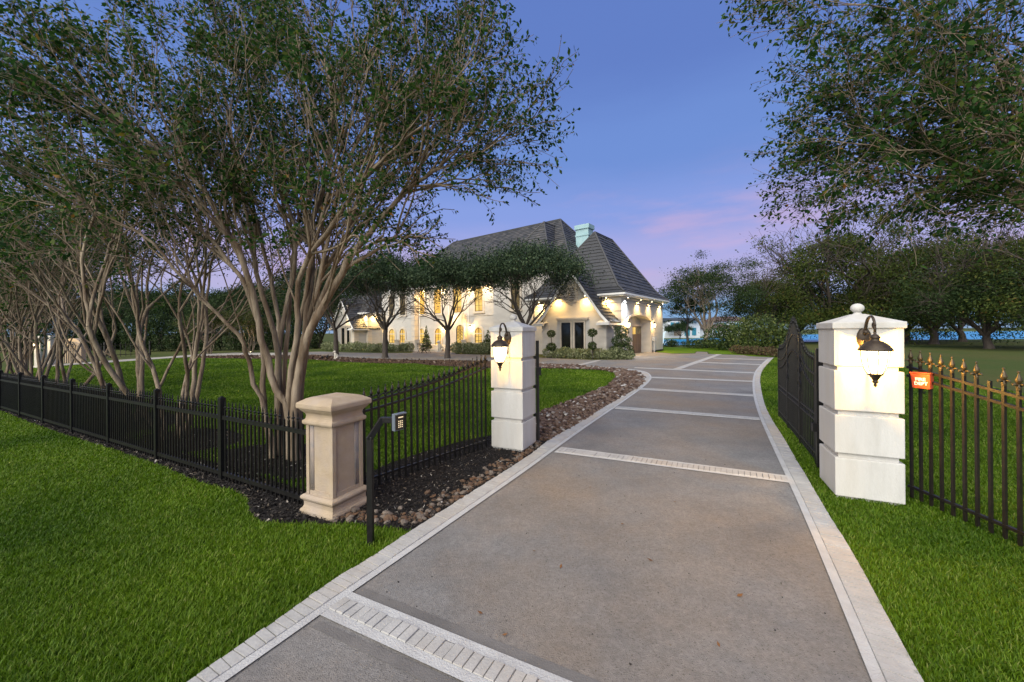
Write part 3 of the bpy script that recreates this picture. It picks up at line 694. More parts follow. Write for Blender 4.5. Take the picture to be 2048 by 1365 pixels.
# gable roofs of the two front bays
def gable_roof(a0, a1, ez, az, b0, b1, side='lr'):
    c = (a0 + a1) / 2; core = MB(); tiles = MB(); fr = b0 - .32
    ro = None; pol = []
    for sgn, ae in ((-1, a0), (1, a1)):
        sl = (az - ez) / (c - a0); ao = ae + sgn * .38; zo = ez - .30; km = ae - sgn * .25; kz = ez + .25 * sl
        lowp = [HP(ao, fr, zo), HP(ao, b1, zo), HP(km, b1, kz + .03), HP(km, fr, kz + .03)]; upp = [HP(km, fr, kz + .03), HP(km, b1, kz + .03), HP(c, b1, az + .1), HP(c, fr, az + .1)]
        pol.append((lowp, upp))
        for pp in (lowp, upp): core.prism([p + ZZ * .03 for p in pp], (0, 0, -.10))
    ro = core.build('gable_roof', m_roof, house)
    for lowp, upp in pol: slope([p + ZZ * .03 for p in lowp], (0, 1), ro, tiles, ch=.30, tw=.36, single=gs); slope([p + ZZ * .03 for p in upp], (0, 1), ro, tiles, ch=.30, tw=.36, single=gs)
    kind(tiles.build('tile_courses', m_roof, ro, fix=False), 'stuff')
    bd = MB()
    for sgn, ae in ((-1, a0), (1, a1)):
        sl = (az - ez) / (c - a0)
        bd.beam(HP(ae + sgn * .38, fr + .04, ez - .42), HP(ae - sgn * .25, fr + .04, ez + .25 * sl - .12), .09, .16); bd.beam(HP(ae - sgn * .25, fr + .04, ez + .25 * sl - .12), HP(c, fr + .04, az - .06), .09, .16)
    bd.build('barge_board', m_white, ro)
    gt = MB()
    for sgn, ae in ((-1, a0), (1, a1)):
        gt.beam(HP(ae + sgn * .40, fr - .25, ez - .40), HP(ae + sgn * .40, b1 * .1 - .05, ez - .40), .13, .12)
        gt.beam(HP(ae + sgn * .46, fr - .22, ez - .40), HP(ae - sgn * .42, fr - .22, ez - .40), .13, .12)
        hprism(gt, [(ae + sgn * .4, fr - .2, ez - .34), (ae - sgn * .42, fr - .2, ez - .34), (ae - sgn * .42, b0, ez - .22), (ae + sgn * .4, b0, ez - .22)], (0, 0, .06))
    gt.build('gutter', m_gutter, ro)
gs = [9]
gable_roof(.4, 5.3, 2.62, 5.95, -1.5, 1.6); gs = [0]
gable_roof(30.9, 35.6, 2.55, 5.75, -1.5, 1.6)
# chimney
ch = MB(); hbox(ch, 6.05, 7.35, 7.5, 8.5, 6, 11.35); hbox(ch, 5.95, 7.45, 7.4, 8.6, 11.35, 11.75); hbox(ch, 6.0, 7.4, 7.45, 8.55, 10.7, 10.85); ch.build('chimney', m_chimney, house)
# quoins and base course
for a, b, s1, s2, z1 in ((0, 0, 1, 1, EV - .45), (30.6, 0, 1, 1, 3.7), (.4, -1.5, 1, 1, 2.1), (5.3, -1.5, -1, 1, 2.1), (24.4, 1.9, 1, 1, 6.1), (30.9, -1.5, 1, 1, 2.1)):
    z = .15
    while z < z1:
        qb = MB(); aa = sorted((a - .035 * s1, a + .52 * s1)); bb = sorted((b - .035, b + .52)); hbox(qb, aa[0], aa[1], bb[0], bb[1], z, min(z + .53, z1 + .3)); qb.build('quoin', m_trim if a > 20 else m_wall, house); z += .60
bc = MB(); hbox(bc, -.03, 9.0, 6.15, 9.43, 0, .17) if False else None
hprism(bc, [(-.04, 6.14, 0), (-.04, 9.44, 0), (.2, 9.44, 0), (.2, 6.14, 0)], (0, 0, .16)); bc.build('base_course', m_mull, house)
# cornice mouldings under the garage eaves
cm = MB()
for z, o in ((3.93, .05), (3.76, .035)):
    cm.beam(HP(-o, -o, z), HP(-o, 9.4, z), .07, .06); cm.beam(HP(-o, -o, z), HP(7.3, -o, z), .07, .06)
cm.build('cornice', m_wall, house)
# belt course
bt = MB()
for a0, a1, b in ((13.1, 24.4, 2.5), (24.4, 30.6, 1.9)): hbox(bt, a0, a1, b - .05, b + .1, 3.36, 3.46)
bt.build('belt_course', m_wall, house)

def window(c, wd, z0, zs, rise, b, m, face='f', fw=.17, mull=(1, 1), bar=None, sill=True, proud=.09, name='window', a_face=0.0, framem=None):
    """window on a front face (s along a) or on the garage side face (s along b)"""
    def pt(s, z, o): return HP(s, b - o, z) if face == 'f' else HP(a_face - o, s, z)
    ov = -HV if face == 'f' else -HU
    out = arch_pts(c, wd + 2 * fw, z0 - fw * .6, zs, rise + fw if rise > 0 else 0, 10)
    if rise <= 0: out = [(c - wd / 2 - fw, z0 - fw * .6), (c + wd / 2 + fw, z0 - fw * .6), (c + wd / 2 + fw, zs + fw), (c - wd / 2 - fw, zs + fw)]
    inn = arch_pts(c, wd, z0, zs, rise, 10)
    mb = MB(); mb.ring([pt(s, z, -.02) for s, z in out], [pt(s, z, -.02) for s, z in inn], ov * (proud + .02))
    if sill: mb.beam(pt(c - wd / 2 - fw - .06, z0 - fw * .6 - .05, proud * .6), pt(c + wd / 2 + fw + .06, z0 - fw * .6 - .05, proud * .6), .16, .10)
    fr = mb.build(name, framem or m_trim, house)
    pn = MB(); pn.prism([pt(s, z, .012) for s, z in arch_pts(c, wd - .01, z0 + .005, zs, rise, 10)], ov * .012); pn.build('pane', m, fr)
    zt = zs + max(rise, 0); bars = MB(); t = .045
    bars.ring([pt(s, z, .03) for s, z in arch_pts(c, wd - .012, z0 + .006, zs, rise, 10)], [pt(s, z, .03) for s, z in arch_pts(c, wd - .012, z0 + .006, zs, rise, 10, t * 1.2)], ov * .02)
    for i in range(mull[0]):
        x = c - wd / 2 + wd * (i + 1) / (mull[0] + 1); bars.beam(pt(x, z0 + .02, .035), pt(x, zt - .03, .035), t, .03, up=tuple(ov))
    for i in range(mull[1]):
        z = z0 + (zs - z0) * (i + 1) / (mull[1] + 1); bars.beam(pt(c - wd / 2 + .02, z, .0352), pt(c + wd / 2 - .02, z, .0352), t * .6, .03, up=tuple(ov))
    bars.build('mullion', m_mull, fr)
    if bar is not None:
        bb = MB(); bb.beam(pt(c - wd / 2, bar, .06), pt(c + wd / 2, bar, .06), .06, .10); bb.build('transom', m_trim, fr)
    return fr
BM, BL = 2.5, 1.9
def wspan(p0, p1, b): x, y = ha(p0, b), ha(p1, b); return (x + y) / 2, abs(x - y)
# upper floor
for p0, p1, b, zt, rise, mt, mu in ((836.5, 850.5, BM, 6.0, .42, m_lit, (0, 0)), (869.5, 883, BM, 6.0, .42, m_lit, (0, 0)), (908, 924.5, BM, 6.0, .55, m_litpale, (1, 3)), (951, 966.5, BM, 6.1, 0, m_litpale, (1, 3)),
                                    (990.5, 1006.5, BM, 6.1, 0, m_litpale, (1, 3)), (1024, 1041, 2.1, 6.1, 0, m_dim, (0, 1)), (779.5, 788, BL, 6.0, 0, m_dim, (1, 2)), (801.5, 812, BL, 6.0, 0, m_dim, (1, 2))):
    c, wd = wspan(p0, p1, b); window(c, wd, 3.78, zt, rise, b, mt, mull=mu)
# ground floor arches
for p0, p1, b, mt, sl in ((838.5, 849.5, BM, m_litpale, True), (871, 883, BM, m_lit, False), (950.5, 965, BM, m_litpale, True), (990, 1006.5, BM, m_litpale, True), (800.5, 811, BL, m_litpale, True), (779.0, 790.5, BL, m_litpale, True), (1024, 1041, 2.1, m_litpale, True)):
    c, wd = wspan(p0, p1, b); window(c, wd, .55 if sl else .12, 2.15 - wd / 2 + .05, wd / 2, b, mt, bar=1.62, mull=(1, 2), sill=sl, fw=.2)
c, wd = wspan(913.5, 927.5, 1.9); window(c, wd, .25, 2.0, wd / 2, 1.9, m_litpale, mull=(1, 0), sill=False, fw=.16, name='front_door')
sc_ = MB()                                                    # iron scrollwork of the front door
for i in range(6):
    for sg in (-1, 1):
        zz = .45 + i * .30; pts = [HP(c + sg * (.25 + .16 * math.cos(t)), 1.9 - .06, zz + .13 * math.sin(t)) for t in np.linspace(0, 5.4, 9)]; sc_.tube(pts, .018, 4)
sc_.build('door_scroll', m_mull, house)
# garage-front gable: pair of tall dark windows with a stone header, louvre
for (gc, p0, p1, p2, p3, lc) in ((2.86, 1123.5, 1142, 1150, 1168.5, (1145.5, 572, 601)), (33.2, 684, 690.5, 694.5, 700.5, None)):
    for x0, x1 in ((p0, p1), (p2, p3)):
        c, wd = wspan(x0, x1, -1.5); window(c, wd, .12, 2.38, 0, -1.5, m_darkglass, mull=(0, 0), sill=False, fw=.11, name='tall_window')
    ca, wa = wspan(p0, p3, -1.5); hd = MB(); hbox(hd, ca - wa / 2 - .28, ca + wa / 2 + .28, -1.66, -1.48, 2.50, 2.60); hbox(hd, ca - wa / 2 - .36, ca + wa / 2 + .36, -1.72, -1.48, 2.60, 2.70); hd.build('header', m_trim, house)
    lv = MB(); lc_ = ca; hprism(lv, [(lc_ - .42, -1.5, 3.75), (lc_ + .42, -1.5, 3.75), (lc_ + .42, -1.5, 5.0), (lc_ - .42, -1.5, 5.0)], (0, -.06, 0)); lvo = lv.build('louvre', m_trim, house)
    for i in range(12):
        l = MB(); l.box(HP(lc_, -1.585, 3.93 + i * .078), (.40, .05, .028), (HU, (HV + ZZ * .7).normalized(), (ZZ - HV * .7).normalized())); l.build('slat', m_gutter if i % 2 else m_beigegrey, lvo)
# garage door in its deep arch, arch trim
gd = MB(); hprism(gd, [(.795, 1.12, .0), (.795, 6.12, 0), (.795, 6.12, 2.12), (.795, 1.12, 2.12)], (-.05, 0, 0)); gdo = gd.build('garage_door', m_door, house)
for i in range(8):
    s0 = 1.2 + i * .61
    for z0, z1, mt in ((.1, .72, m_door), (.8, 1.42, m_door), (1.5, 2.02, m_litpale if i < 6 else m_dim)):
        pb = MB(); hprism(pb, [(.745, s0 + .05, z0), (.745, s0 + .55, z0), (.745, s0 + .55, z1), (.745, s0 + .05, z1)], (-.018 if mt is m_door else -.006, 0, 0)); pb.build('door_panel' if mt is m_door else 'door_light', mt, gdo)
hl = MB(); hprism(hl, [(.79, .95, 2.12), (.79, 6.3, 2.12), (.79, 6.3, 2.26), (.79, .95, 2.26)], (-.16, 0, 0)); hl.build('lintel', m_trim, house)
at = MB(); at.ring([HP(.02, s, z) for s, z in arch_pts(3.62, 5.36, 0, 2.42, .66, 14)], [HP(.02, s, z) for s, z in arch_pts(3.62, 5.0, 0, 2.42, .5, 14)], HU * -.08); at.build('arch_trim', m_trim, house)
# downpipes
dp = MB(); dp.tube([HP(0.02, -1.75, 2.25), HP(.10, -1.3, 2.05), HP(.12, -.75, 1.75), HP(.12, -.72, 0)], .05, 6); dp.tube([HP(24.2, BM - .08, 6.4), HP(24.2, BM - .08, 0)], .05, 6)
cpx = ha(938, BM); dp.tube([HP(cpx, BM - .08, 6.4), HP(cpx, BM - .08, 2.7)], .045, 6); cpx = ha(899, BM); dp.tube([HP(cpx, BM - .08, 6.4), HP(cpx, BM - .08, .2)], .045, 6); dp.build('downpipe', m_white, house)
# meter box on the garage side wall
me_ = MB(); hbox(me_, -.2, 0.01, 6.55, 7.0, .95, 1.25); me_.tube([HP(-.1, 6.65, .95), HP(-.1, 6.65, 0)], .04, 6); me_.tube([HP(-.1, 6.9, .95), HP(-.1, 6.9, .1)], .03, 6); me_.build('utility_box', m_gutter, house)
# soffit floodlights: fixture + the light it throws down the wall
def soffit(a, b, z, out, e=26, col=(1, .63, .20), spot=100):
    d = HU * out[0] + HV * out[1]; p = HP(a, b, z) + d * .30
    fx = MB(); fx.lathe([(.05, .0), (.07, -.07), (.06, -.075)], p, 10); f = fx.build('floodlight', m_white, house)
    ln = MB(); ln.lathe([(.045, -.078), (.04, -.088)], p, 10); ln.build('lens', m_spotlens, f)
    lamp('floodlight_beam', 'SPOT', p + ZZ * -.11, e * 4.2, col, .05, min(spot + 25, 150), (-d * .22 - ZZ), house, 1.0)
for b_, e_, col in ((.55, 105, (.86, .93, 1.0)), (3.1, 85, (1, .68, .26)), (5.6, 75, (1, .66, .24)), (8.4, 85, (1, .70, .28))): soffit(0, b_, EV - .16, (-1, 0), e_, col, 88)
soffit(1.9 - 1.0, 0, EV - .16, (0, -1), 105, spot=115); soffit(6.4, 0, EV - .16, (0, -1), 105, spot=115)
for a_, z_ in ((1.75, 4.20), (3.95, 4.20)): soffit(a_, -1.5, z_, (0, -1), 62, spot=130)
soffit(30.6, .8, 3.95, (-1, 0), 130, spot=120); soffit(31.0, 0, 3.95, (0, -1), 100, spot=115); soffit(34.9, -1.5, 3.7, (0, -1), 75, spot=130); soffit(31.9, -1.5, 3.7, (0, -1), 35, spot=130)
# wall lanterns
def sconce(p, out, e):
    s = MB(); s.tube([p, p + out * .12 + ZZ * .10, p + out * .22 + ZZ * .06], .018, 5); s.lathe([(.11, .0), (.09, .05), (.03, .10), (.01, .16)], p + out * .22 - ZZ * .02, 10); s.lathe([(.06, -.34), (.03, -.40), (.01, -.45)], p + out * .22, 10); so = s.build('wall_lantern', m_iron, house)
    g = MB(); g.lathe([(.10, -.03), (.09, -.2), (.055, -.335)], p + out * .22, 10); g.build('lantern_glass', M_LG, so)
    lamp('lantern_light', 'POINT', p + out * .26 - ZZ * .16, e, (1, .62, .2), .05, parent=house)
M_LG = M_glow('lantern_glow', (1.0, .78, .42), 5.0, .45)
for s_ in (.82, 6.42): sconce(HP(-.02, s_, 2.35), -HU, 220)
for px in (891, 943): sconce(HP(ha(px, BM), BM - .02, 2.35), -HV, 300)
lamp('entry_light', 'POINT', HP(18.1, 1.3, 3.3), 110, (1, .68, .28), .06, parent=house)
# upper-floor wash at the eave between the trees
for a_ in (23.6, 20.5, 16.4, 14.2): soffit(a_, BM, 6.62, (0, -1), 170, (1, .70, .34), 120)

# ------------------------------------------------------------------ leaf clouds for hedges and crowns
def leafcloud(pts, size, rng, asp=.55, up=.0):
    n = len(pts); s = size * rng.uniform(.6, 1.35, n)
    d = rng.normal(0, 1, (n, 3)); d[:, 2] += up; d /= np.linalg.norm(d, axis=1, keepdims=True)
    q = np.cross(d, rng.normal(0, 1, (n, 3))); q /= np.linalg.norm(q, axis=1, keepdims=True)
    nn = np.cross(d, q); d *= s[:, None]; q = q * s[:, None] * asp
    V = np.stack([pts - d * .5, pts + q * .5 + nn * s[:, None] * .08, pts + d * .5, pts - q * .5 + nn * s[:, None] * .08], 1).reshape(-1, 3)
    return V, np.arange(n * 4).reshape(-1, 4)
def shellpts(c, r, n, rng, inner=.55, flat=None):
    d = rng.normal(0, 1, (n, 3)); d /= np.linalg.norm(d, axis=1, keepdims=True); k = rng.uniform(inner ** 3, 1, n) ** (1 / 3)
    return np.asarray(c) + d * k[:, None] * np.asarray(r)
def bush(name, label, cat, loc, blobs, n, size, m, group=None, stem=None, asp=.45, up=.3, seed=1):
    rng = np.random.default_rng(seed); t = thing(name, label, cat, loc, group); tot = sum(b[1][0] * b[1][1] + b[1][0] * b[1][2] for b in blobs)
    pts = np.concatenate([shellpts(c, r, max(int(n * (r[0] * r[1] + r[0] * r[2]) / tot), 8), rng) for c, r in blobs]); pts = pts[pts[:, 2] > .02]
    V, F_ = leafcloud(pts, size, rng, asp, up); link('foliage', npmesh('foliage', V, F_), m, t)
    if stem:
        s = MB()
        for p, q, r in stem: s.tube([p, ((Vector(p) + Vector(q)) / 2), q], r, 6)
        o = link('stem', s.mesh('stem'), m_darkbark, t)
    return t
def hedge(name, label, p0, p1, h, dpt, n, size, m, seed, group=None):
    rng = np.random.default_rng(seed); d = (p1 - p0); L = d.length; d = d / L; q = Vector((-d.y, d.x, 0)); blobs = []
    k = max(int(L / .55), 2)
    for i in range(k):
        c = d * (L * (i + .5) / k); hh = h * rng.uniform(.8, 1.15); c = c + q * rng.uniform(-.15, .15) * dpt
        blobs.append(((c.x, c.y, hh * .48), (.55, dpt * .55, hh * .52)))
    st = [((b[0][0], b[0][1], 0), (b[0][0], b[0][1], b[0][2]), .02) for b in blobs]
    return bush(name, label, 'hedge', tuple(p0), blobs, n, size, m, group, st, .35, .9, seed)
g1, g2 = G(1262, 719.5), G(1092, 716); hedge('sage_hedge', 'silvery sage hedge bordering the garage gable windows', g1, g2, .72, .8, 5200, .15, m_sage, 3)
g1, g2 = G(983, 708), G(906, 707); hedge('sage_hedge', 'green sage hedge just left of the lit gate pillar, before the entry', g1, g2, .85, .9, 3600, .17, m_sage, 4)
g1, g2 = G(824, 703), G(742, 703.5); hedge('sage_hedge', 'yellow green hedge between the second and third oak trunks', g1, g2, .80, .9, 3800, .17, m_sage, 5)
g1, g2 = G(738, 702.5), G(646, 701); hedge('sage_hedge', 'low bushy hedge at the far left gable wing', g1, g2, .85, 1.0, 3600, .18, m_sage, 6)
def topiary(px, py, label, spec, seed, size=.085, n=1500):
    g = G(px, py); blobs = [((0, 0, z), (r, r, r * k)) for z, r, k in spec]
    bush('topiary', label, 'topiary', tuple(g), blobs, n, size, m_box, 'clipped topiaries at the garage gable', [((0, 0, 0), (0, 0, spec[0][0]), .03)], .5, .2, seed)
topiary(1103, 716.5, 'two ball topiary left of the dark gable windows', [(1.62, .30, .9), (.75, .36, .8)], 21)
topiary(1185, 719, 'two ball topiary right of the dark gable windows', [(1.68, .32, .9), (.85, .30, .9)], 22)
topiary(1243, 718, 'big three tier topiary at the garage corner', [(1.75, .50, .75), (1.15, .66, .62), (.55, .80, .62)], 23, .10, 3600)
for px, py, h, wd, lab, sd in ((853, 701, 2.2, .75, 'dark conical evergreen in front of the lit arched window left of the entry', 31), (976, 707, 1.75, .95, 'rounded evergreen shrub in front of the arched windows right of the entry', 32), (772, 702, 1.4, .6, 'small evergreen shrub behind the third oak trunk', 33)):
    g = G(px, py); bl = [((0, 0, h * (.12 + .2 * i)), (wd * (1 - .2 * i) * .8, wd * (1 - .2 * i) * .8, h * .2)) for i in range(5)]
    bush('conical_shrub', lab, 'shrub', tuple(g), bl, 1700, .13, m_yew, None, [((0, 0, 0), (0, 0, h * .8), .035)], .5, .5, sd)
# low garden balustrade in two runs, planter wall, steps
def balustrade(p0, p1, label):
    t = thing('balustrade', label, 'balustrade', tuple(p0)); d = (p1 - p0); L = d.length; d.normalize(); r = MB(); r.beam(p0 + ZZ * .78, p1 + ZZ * .78, .22, .10); r.beam(p0 + ZZ * .08, p1 + ZZ * .08, .22, .14); r.build('rail', m_trim, t); n = int(L / .26)
    for i in range(n):
        b = MB(); b.lathe([(.05, .15), (.085, .30), (.045, .52), (.06, .72)], p0 + d * (L * (i + .5) / n), 8); b.build('baluster', m_trim, t, True)
    for e_ in (p0, p1):
        k = MB(); k.box(e_ + ZZ * .52, (.42, .42, 1.04)); k.box(e_ + ZZ * 1.06, (.5, .5, .08)); k.build('pedestal', m_trim, t)
balustrade(G(835, 703), G(795, 703), 'pale stone balustrade left of the bistro set')
balustrade(G(985, 706), G(928, 704.5), 'pale stone balustrade right of the front door')
sp = thing('front_steps', 'pale stone steps rising to the front door', 'steps', tuple(HP(20.4, -.2, 0)))
for i in range(3):
    s = MB(); hbox(s, 17.2, 23.2 - .4 * i, -.3 + i * .55, 1.88, .16 * i, .16 * (i + 1)); s.build('step', m_trim, sp)
pw = MB(); hbox(pw, 22.6, 24.3, .5, .85, 0, .85); hbox(pw, 22.5, 24.35, .45, .9, .85, .93); tag(pw.build('planter_wall', m_trim, at=tuple(HP(23.3, .7, 0))), 'low pale planter wall below the conical evergreen', 'planter wall')

# statues
def dog(name, label, g, h, face, m):
    t = thing(name, label, 'statue', tuple(g)); b = MB(); fx = Vector((math.cos(face), math.sin(face), 0)); sx = Vector((-fx.y, fx.x, 0))
    def q(f, s, z): return g + fx * (f * h) + sx * (s * h) + ZZ * (z * h)
    b.tube([q(-.22, 0, .14), q(-.17, 0, .32), q(-.02, 0, .50), q(.10, 0, .66), q(.12, 0, .80)], [.17 * h, .21 * h, .19 * h, .14 * h, .11 * h], 9)
    b.ball(q(.15, 0, .88), .135 * h, 10, 8); b.tube([q(.20, 0, .88), q(.36, 0, .84)], [.09 * h, .06 * h], 8)
    for s in (-1, 1):
        b.tube([q(.10, s * .08, .56), q(.14, s * .09, .28), q(.15, s * .09, .06), q(.24, s * .09, .05)], [.06 * h, .05 * h, .045 * h, .04 * h], 7)
        b.tube([q(-.15, s * .14, .26), q(.02, s * .18, .17), q(.04, s * .17, .05), q(.12, s * .17, .05)], [.11 * h, .09 * h, .05 * h, .04 * h], 7)
        b.tube([q(.12, s * .10, .98), q(.08, s * .15, .86)], [.05 * h, .035 * h], 6)
    b.tube([q(-.30, 0, .10), q(-.42, .05, .07), q(-.50, .12, .10)], [.05 * h, .04 * h, .025 * h], 6); b.build('body', m, t, True)
    p = MB(); p.box(g - fx * (.05 * h) + ZZ * (.02 * h), (.75 * h, .45 * h, .06 * h), (fx, sx, ZZ)); p.build('plinth', m, t)
dog('dog_statue', 'pale seated dog statue at the front steps', G(880, 703.5), 1.02, -2.2, m_statue)
dog('dog_statue', 'small pale dog statue at the foot of the leftmost oak', G(672, 719), .58, -2.4, m_statue)
for i, (px, lab) in enumerate(((645, 'leftmost of two dark garden spotlights in the oak bed'), (654, 'right one of two dark garden spotlights in the oak bed'))):
    g = G(px, 719.5); t = thing('garden_spotlight', lab, 'spotlight', tuple(g), 'garden spotlights in the oak bed'); s = MB(); s.tube([g, g + ZZ * .12], .03, 6); s.build('stake', m_iron, t); s = MB(); s.tube([g + ZZ * .12 + Vector((0, -.06, 0)), g + ZZ * .2 + Vector((0, .12, 0))], [.05, .08], 8); s.build('head', m_iron, t)
# bistro set
g = G(847, 707); t = thing('bistro_table', 'small round dark bistro table on the plaza', 'table', tuple(g)); b = MB(); b.lathe([(.36, .70), (.36, .73)], g, 16); b.build('table_top', m_iron, t)
for k in range(3):
    b = MB(); an = k * 2.09; d = Vector((math.cos(an), math.sin(an), 0)); b.tube([g + d * .05 + ZZ * .7, g - d * .02 + ZZ * .35, g + d * .3], .018, 5); b.build('leg', m_iron, t)
for px, sgn, lab in ((841, -1, 'folding slatted bistro chair left of the little table'), (855, 1, 'folding slatted bistro chair right of the little table')):
    g = G(px, 707); t = thing('bistro_chair', lab, 'chair', tuple(g), 'bistro chairs on the plaza'); s = HU * -sgn
    b = MB(); b.box(g + ZZ * .45, (.42, .40, .03), (s, Vector((-s.y, s.x, 0)), ZZ)); b.build('seat', m_iron, t)
    for k in range(3):
        b = MB(); n_ = Vector((-s.y, s.x, 0)); c_ = g + s * .22 + ZZ * (.62 + .12 * k); b.beam(c_ - n_ * .2, c_ + n_ * .2, .02, .06); b.build('back_slat', m_iron, t)
    for k in (-1, 1):
        for r_ in (-1, 1):
            b = MB(); n_ = Vector((-s.y, s.x, 0)) * .19 * k; b.tube([g + n_ + s * .2 * r_, g + n_ - s * .2 * r_ + ZZ * .45] + ([g + n_ + s * .24 + ZZ * .92] if r_ < 0 else []), .014, 5); b.build('leg', m_iron, t)

# ================================================================== GATE PILLARS, LAMPS
E1 = Vector((.905, -.426, 0)); E2 = Vector((.426, .905, 0))
def bevel(o, w_=.008, seg=2):
    bm = bmesh.new(); bm.from_mesh(o.data); bmesh.ops.bevel(bm, geom=bm.edges[:], offset=w_, segments=seg, affect='EDGES', profile=.6); bm.to_mesh(o.data); bm.free(); return o
def pillar(fl, wd, label):
    c = fl + E1 * (wd / 2) + E2 * (wd / 2); t = thing('gate_pillar', label, 'pillar', tuple(c), 'white gate pillars'); ax = (E1, E2, ZZ)
    b = MB(); b.box(c + ZZ * .9, (wd - .07, wd - .07, 1.8), ax); b.build('core', m_stucco, t)
    b = MB(); b.box(c + ZZ * .01, (wd - .03, wd - .03, .06), ax); b.build('footing', m_mortar, t)
    for z0, z1 in ((.032, .435), (.487, .887), (.937, 1.358), (1.405, 1.80)):
        b = MB(); b.box(c + ZZ * ((z0 + z1) / 2), (wd, wd, z1 - z0), ax); bevel(b.build('block', m_stucco, t), .009)
    b = MB(); b.box(c + ZZ * 1.832, (wd + .035, wd + .035, .068), ax); h = (wd + .035) / 2
    cap = bevel(b.build('cap', m_stucco, t), .010)
    b = MB(); q = [c + E1 * (h - .004) * i + E2 * (h - .004) * j + ZZ * 1.862 for i, j in ((-1, -1), (1, -1), (1, 1), (-1, 1))]; k = [c + E1 * .05 * i + E2 * .05 * j + ZZ * 1.955 for i, j in ((-1, -1), (1, -1), (1, 1), (-1, 1))]
    b.add(q + k, [(4, 5, 6, 7)] + [(i, (i + 1) % 4, 4 + (i + 1) % 4, 4 + i) for i in range(4)]); b.build('cap_top', m_stucco, t)
    b = MB(); b.lathe([(.05, 1.95), (.035, 1.965), (.032, 1.975)], c, 14); b.ball(c + ZZ * 2.022, .060, 20, 12, .85); b.build('ball', m_stucco, t, True)
    return t, c
rfl = G(1671, 997); lfl = G(983, 897.5)
RP, rc = pillar(rfl, .555, 'white stucco block pillar on the right of the drive, its lamp glaring')
LP, lc = pillar(lfl, .53, 'white stucco block pillar on the left of the drive, beside the mulch bed')
def lantern(wall, out, label, energy):
    """wall = point on the pillar face at plate centre"""
    t = thing('wall_lantern', label, 'lantern', tuple(wall), 'bronze lanterns on the gate pillars'); side = Vector((-out.y, out.x, 0))
    def q(o, z, s=0): return wall + out * o + side * s + ZZ * z
    b = MB(); b.lathe([(.001, 0), (.062, .004), (.055, .018), (.03, .03), (.001, .034)], q(0, 0), 14, (side, ZZ * 1.75, out)); b.build('wall_plate', m_bronze, t, True)
    pts = [q(.02, .03)] + [q(.15 - .11 * math.cos(a) + .02 * math.sin(a), .05 + .17 * math.sin(a) ** .8) for a in np.linspace(.25, 2.75, 10)] + [q(.262, .10), q(.262, .06)]
    b = MB(); b.tube(pts, [.014] * 5 + [.011] * (len(pts) - 5), 8)
    b.tube([q(.235 + .035 * math.cos(a) * (1 - a / 9), .125 + .035 * math.sin(a) * (1 - a / 9)) for a in np.linspace(0, 6.5, 14)], .009, 6)
    b.tube([q(.02, -.03), q(.05, -.10), q(.035, -.17), q(.015, -.22), q(.03, -.245)], [.016, .013, .012, .010, .006], 7); b.ball(q(.05, .06), .024, 8, 6); b.build('arm', m_bronze, t, True)
    L = q(.262, -.105)
    b = MB(); b.lathe([(.004, .175), (.013, .165), (.010, .15), (.022, .14), (.036, .125), (.042, .115), (.034, .105), (.036, .085), (.058, .075), (.066, .07), (.085, .058), (.108, .034), (.124, .008), (.130, -.004), (.128, -.014), (.112, -.010)], L, 24); hood = b.build('hood', m_bronze, t, True)
    b = MB(); b.lathe([(.104, -.012), (.102, -.06), (.094, -.13), (.078, -.19), (.056, -.238)], L, 20); b.build('glass', m_glass, t, True)
    rb = MB()
    for k in range(8):
        a = k * math.pi / 4 + .25; rb.tube([L + Vector((math.cos(a) * r, math.sin(a) * r, z)) for r, z in ((.107, -.012), (.105, -.06), (.097, -.13), (.081, -.19), (.058, -.238))], .0052, 4)
    rb.build('rib', m_bronze, t)
    b = MB(); b.lathe([(.062, -.234), (.060, -.246), (.046, -.256), (.034, -.275), (.022, -.297), (.018, -.303), (.026, -.312), (.020, -.325), (.009, -.335), (.016, -.345), (.010, -.36), (.002, -.368)], L, 18); b.build('finial', m_bronze, t, True)
    b = MB(); b.ball(L + ZZ * -.075, .022, 10, 8, 1.4); b.build('bulb', m_bulb, t, True)
    lamp('lantern_light', 'POINT', L + ZZ * -.125, energy, (1, .52, .085), .010, parent=t)
    return t
lantern(rc - E2 * (.555 / 2 + .001) - E1 * .035 + ZZ * 1.70, -E2, 'glowing bronze lantern on the right pillar, near the red box', 140)
lantern(lc - E2 * (.53 / 2 + .001) + E1 * .03 + ZZ * 1.70, -E2, 'glowing bronze lantern on the left pillar, seen against the house', 32)

# beige cast-stone pillar
bp = G(666, 1041); wdt = .38
bc_ = bp - E1 * (wdt / 2) + E2 * (wdt / 2); bc_.z = gz(bc_.x, bc_.y)
BP = thing('stone_pillar', 'short beige cast stone pillar with moulded cap and grey fluted edges', 'pillar', tuple(bc_)); ax = (E1, E2, ZZ)
def stack(name, rings, m=m_beige):
    b = MB(); rg = [(s * .93, z) for s, z in rings]; vs = []
    for s, z in rg: vs += [bc_ + E1 * (s / 2 * i) + E2 * (s / 2 * j) + ZZ * z for i, j in ((-1, -1), (1, -1), (1, 1), (-1, 1))]
    fs = [(0, 3, 2, 1)] + [(4 * r + i, 4 * r + (i + 1) % 4, 4 * r + 4 + (i + 1) % 4, 4 * r + 4 + i) for r in range(len(rg) - 1) for i in range(4)]; n = 4 * (len(rg) - 1); fs.append((n, n + 1, n + 2, n + 3)); b.add(vs, fs)
    return b.build(name, m, BP)
stack('base', [(.50, -.02), (.50, .04), (.485, .055), (.46, .062), (.44, .085), (.44, .125), (.455, .135), (.485, .150), (.495, .165), (.485, .180), (.44, .195)])
stack('shaft', [(.365, .19), (.365, .90)])
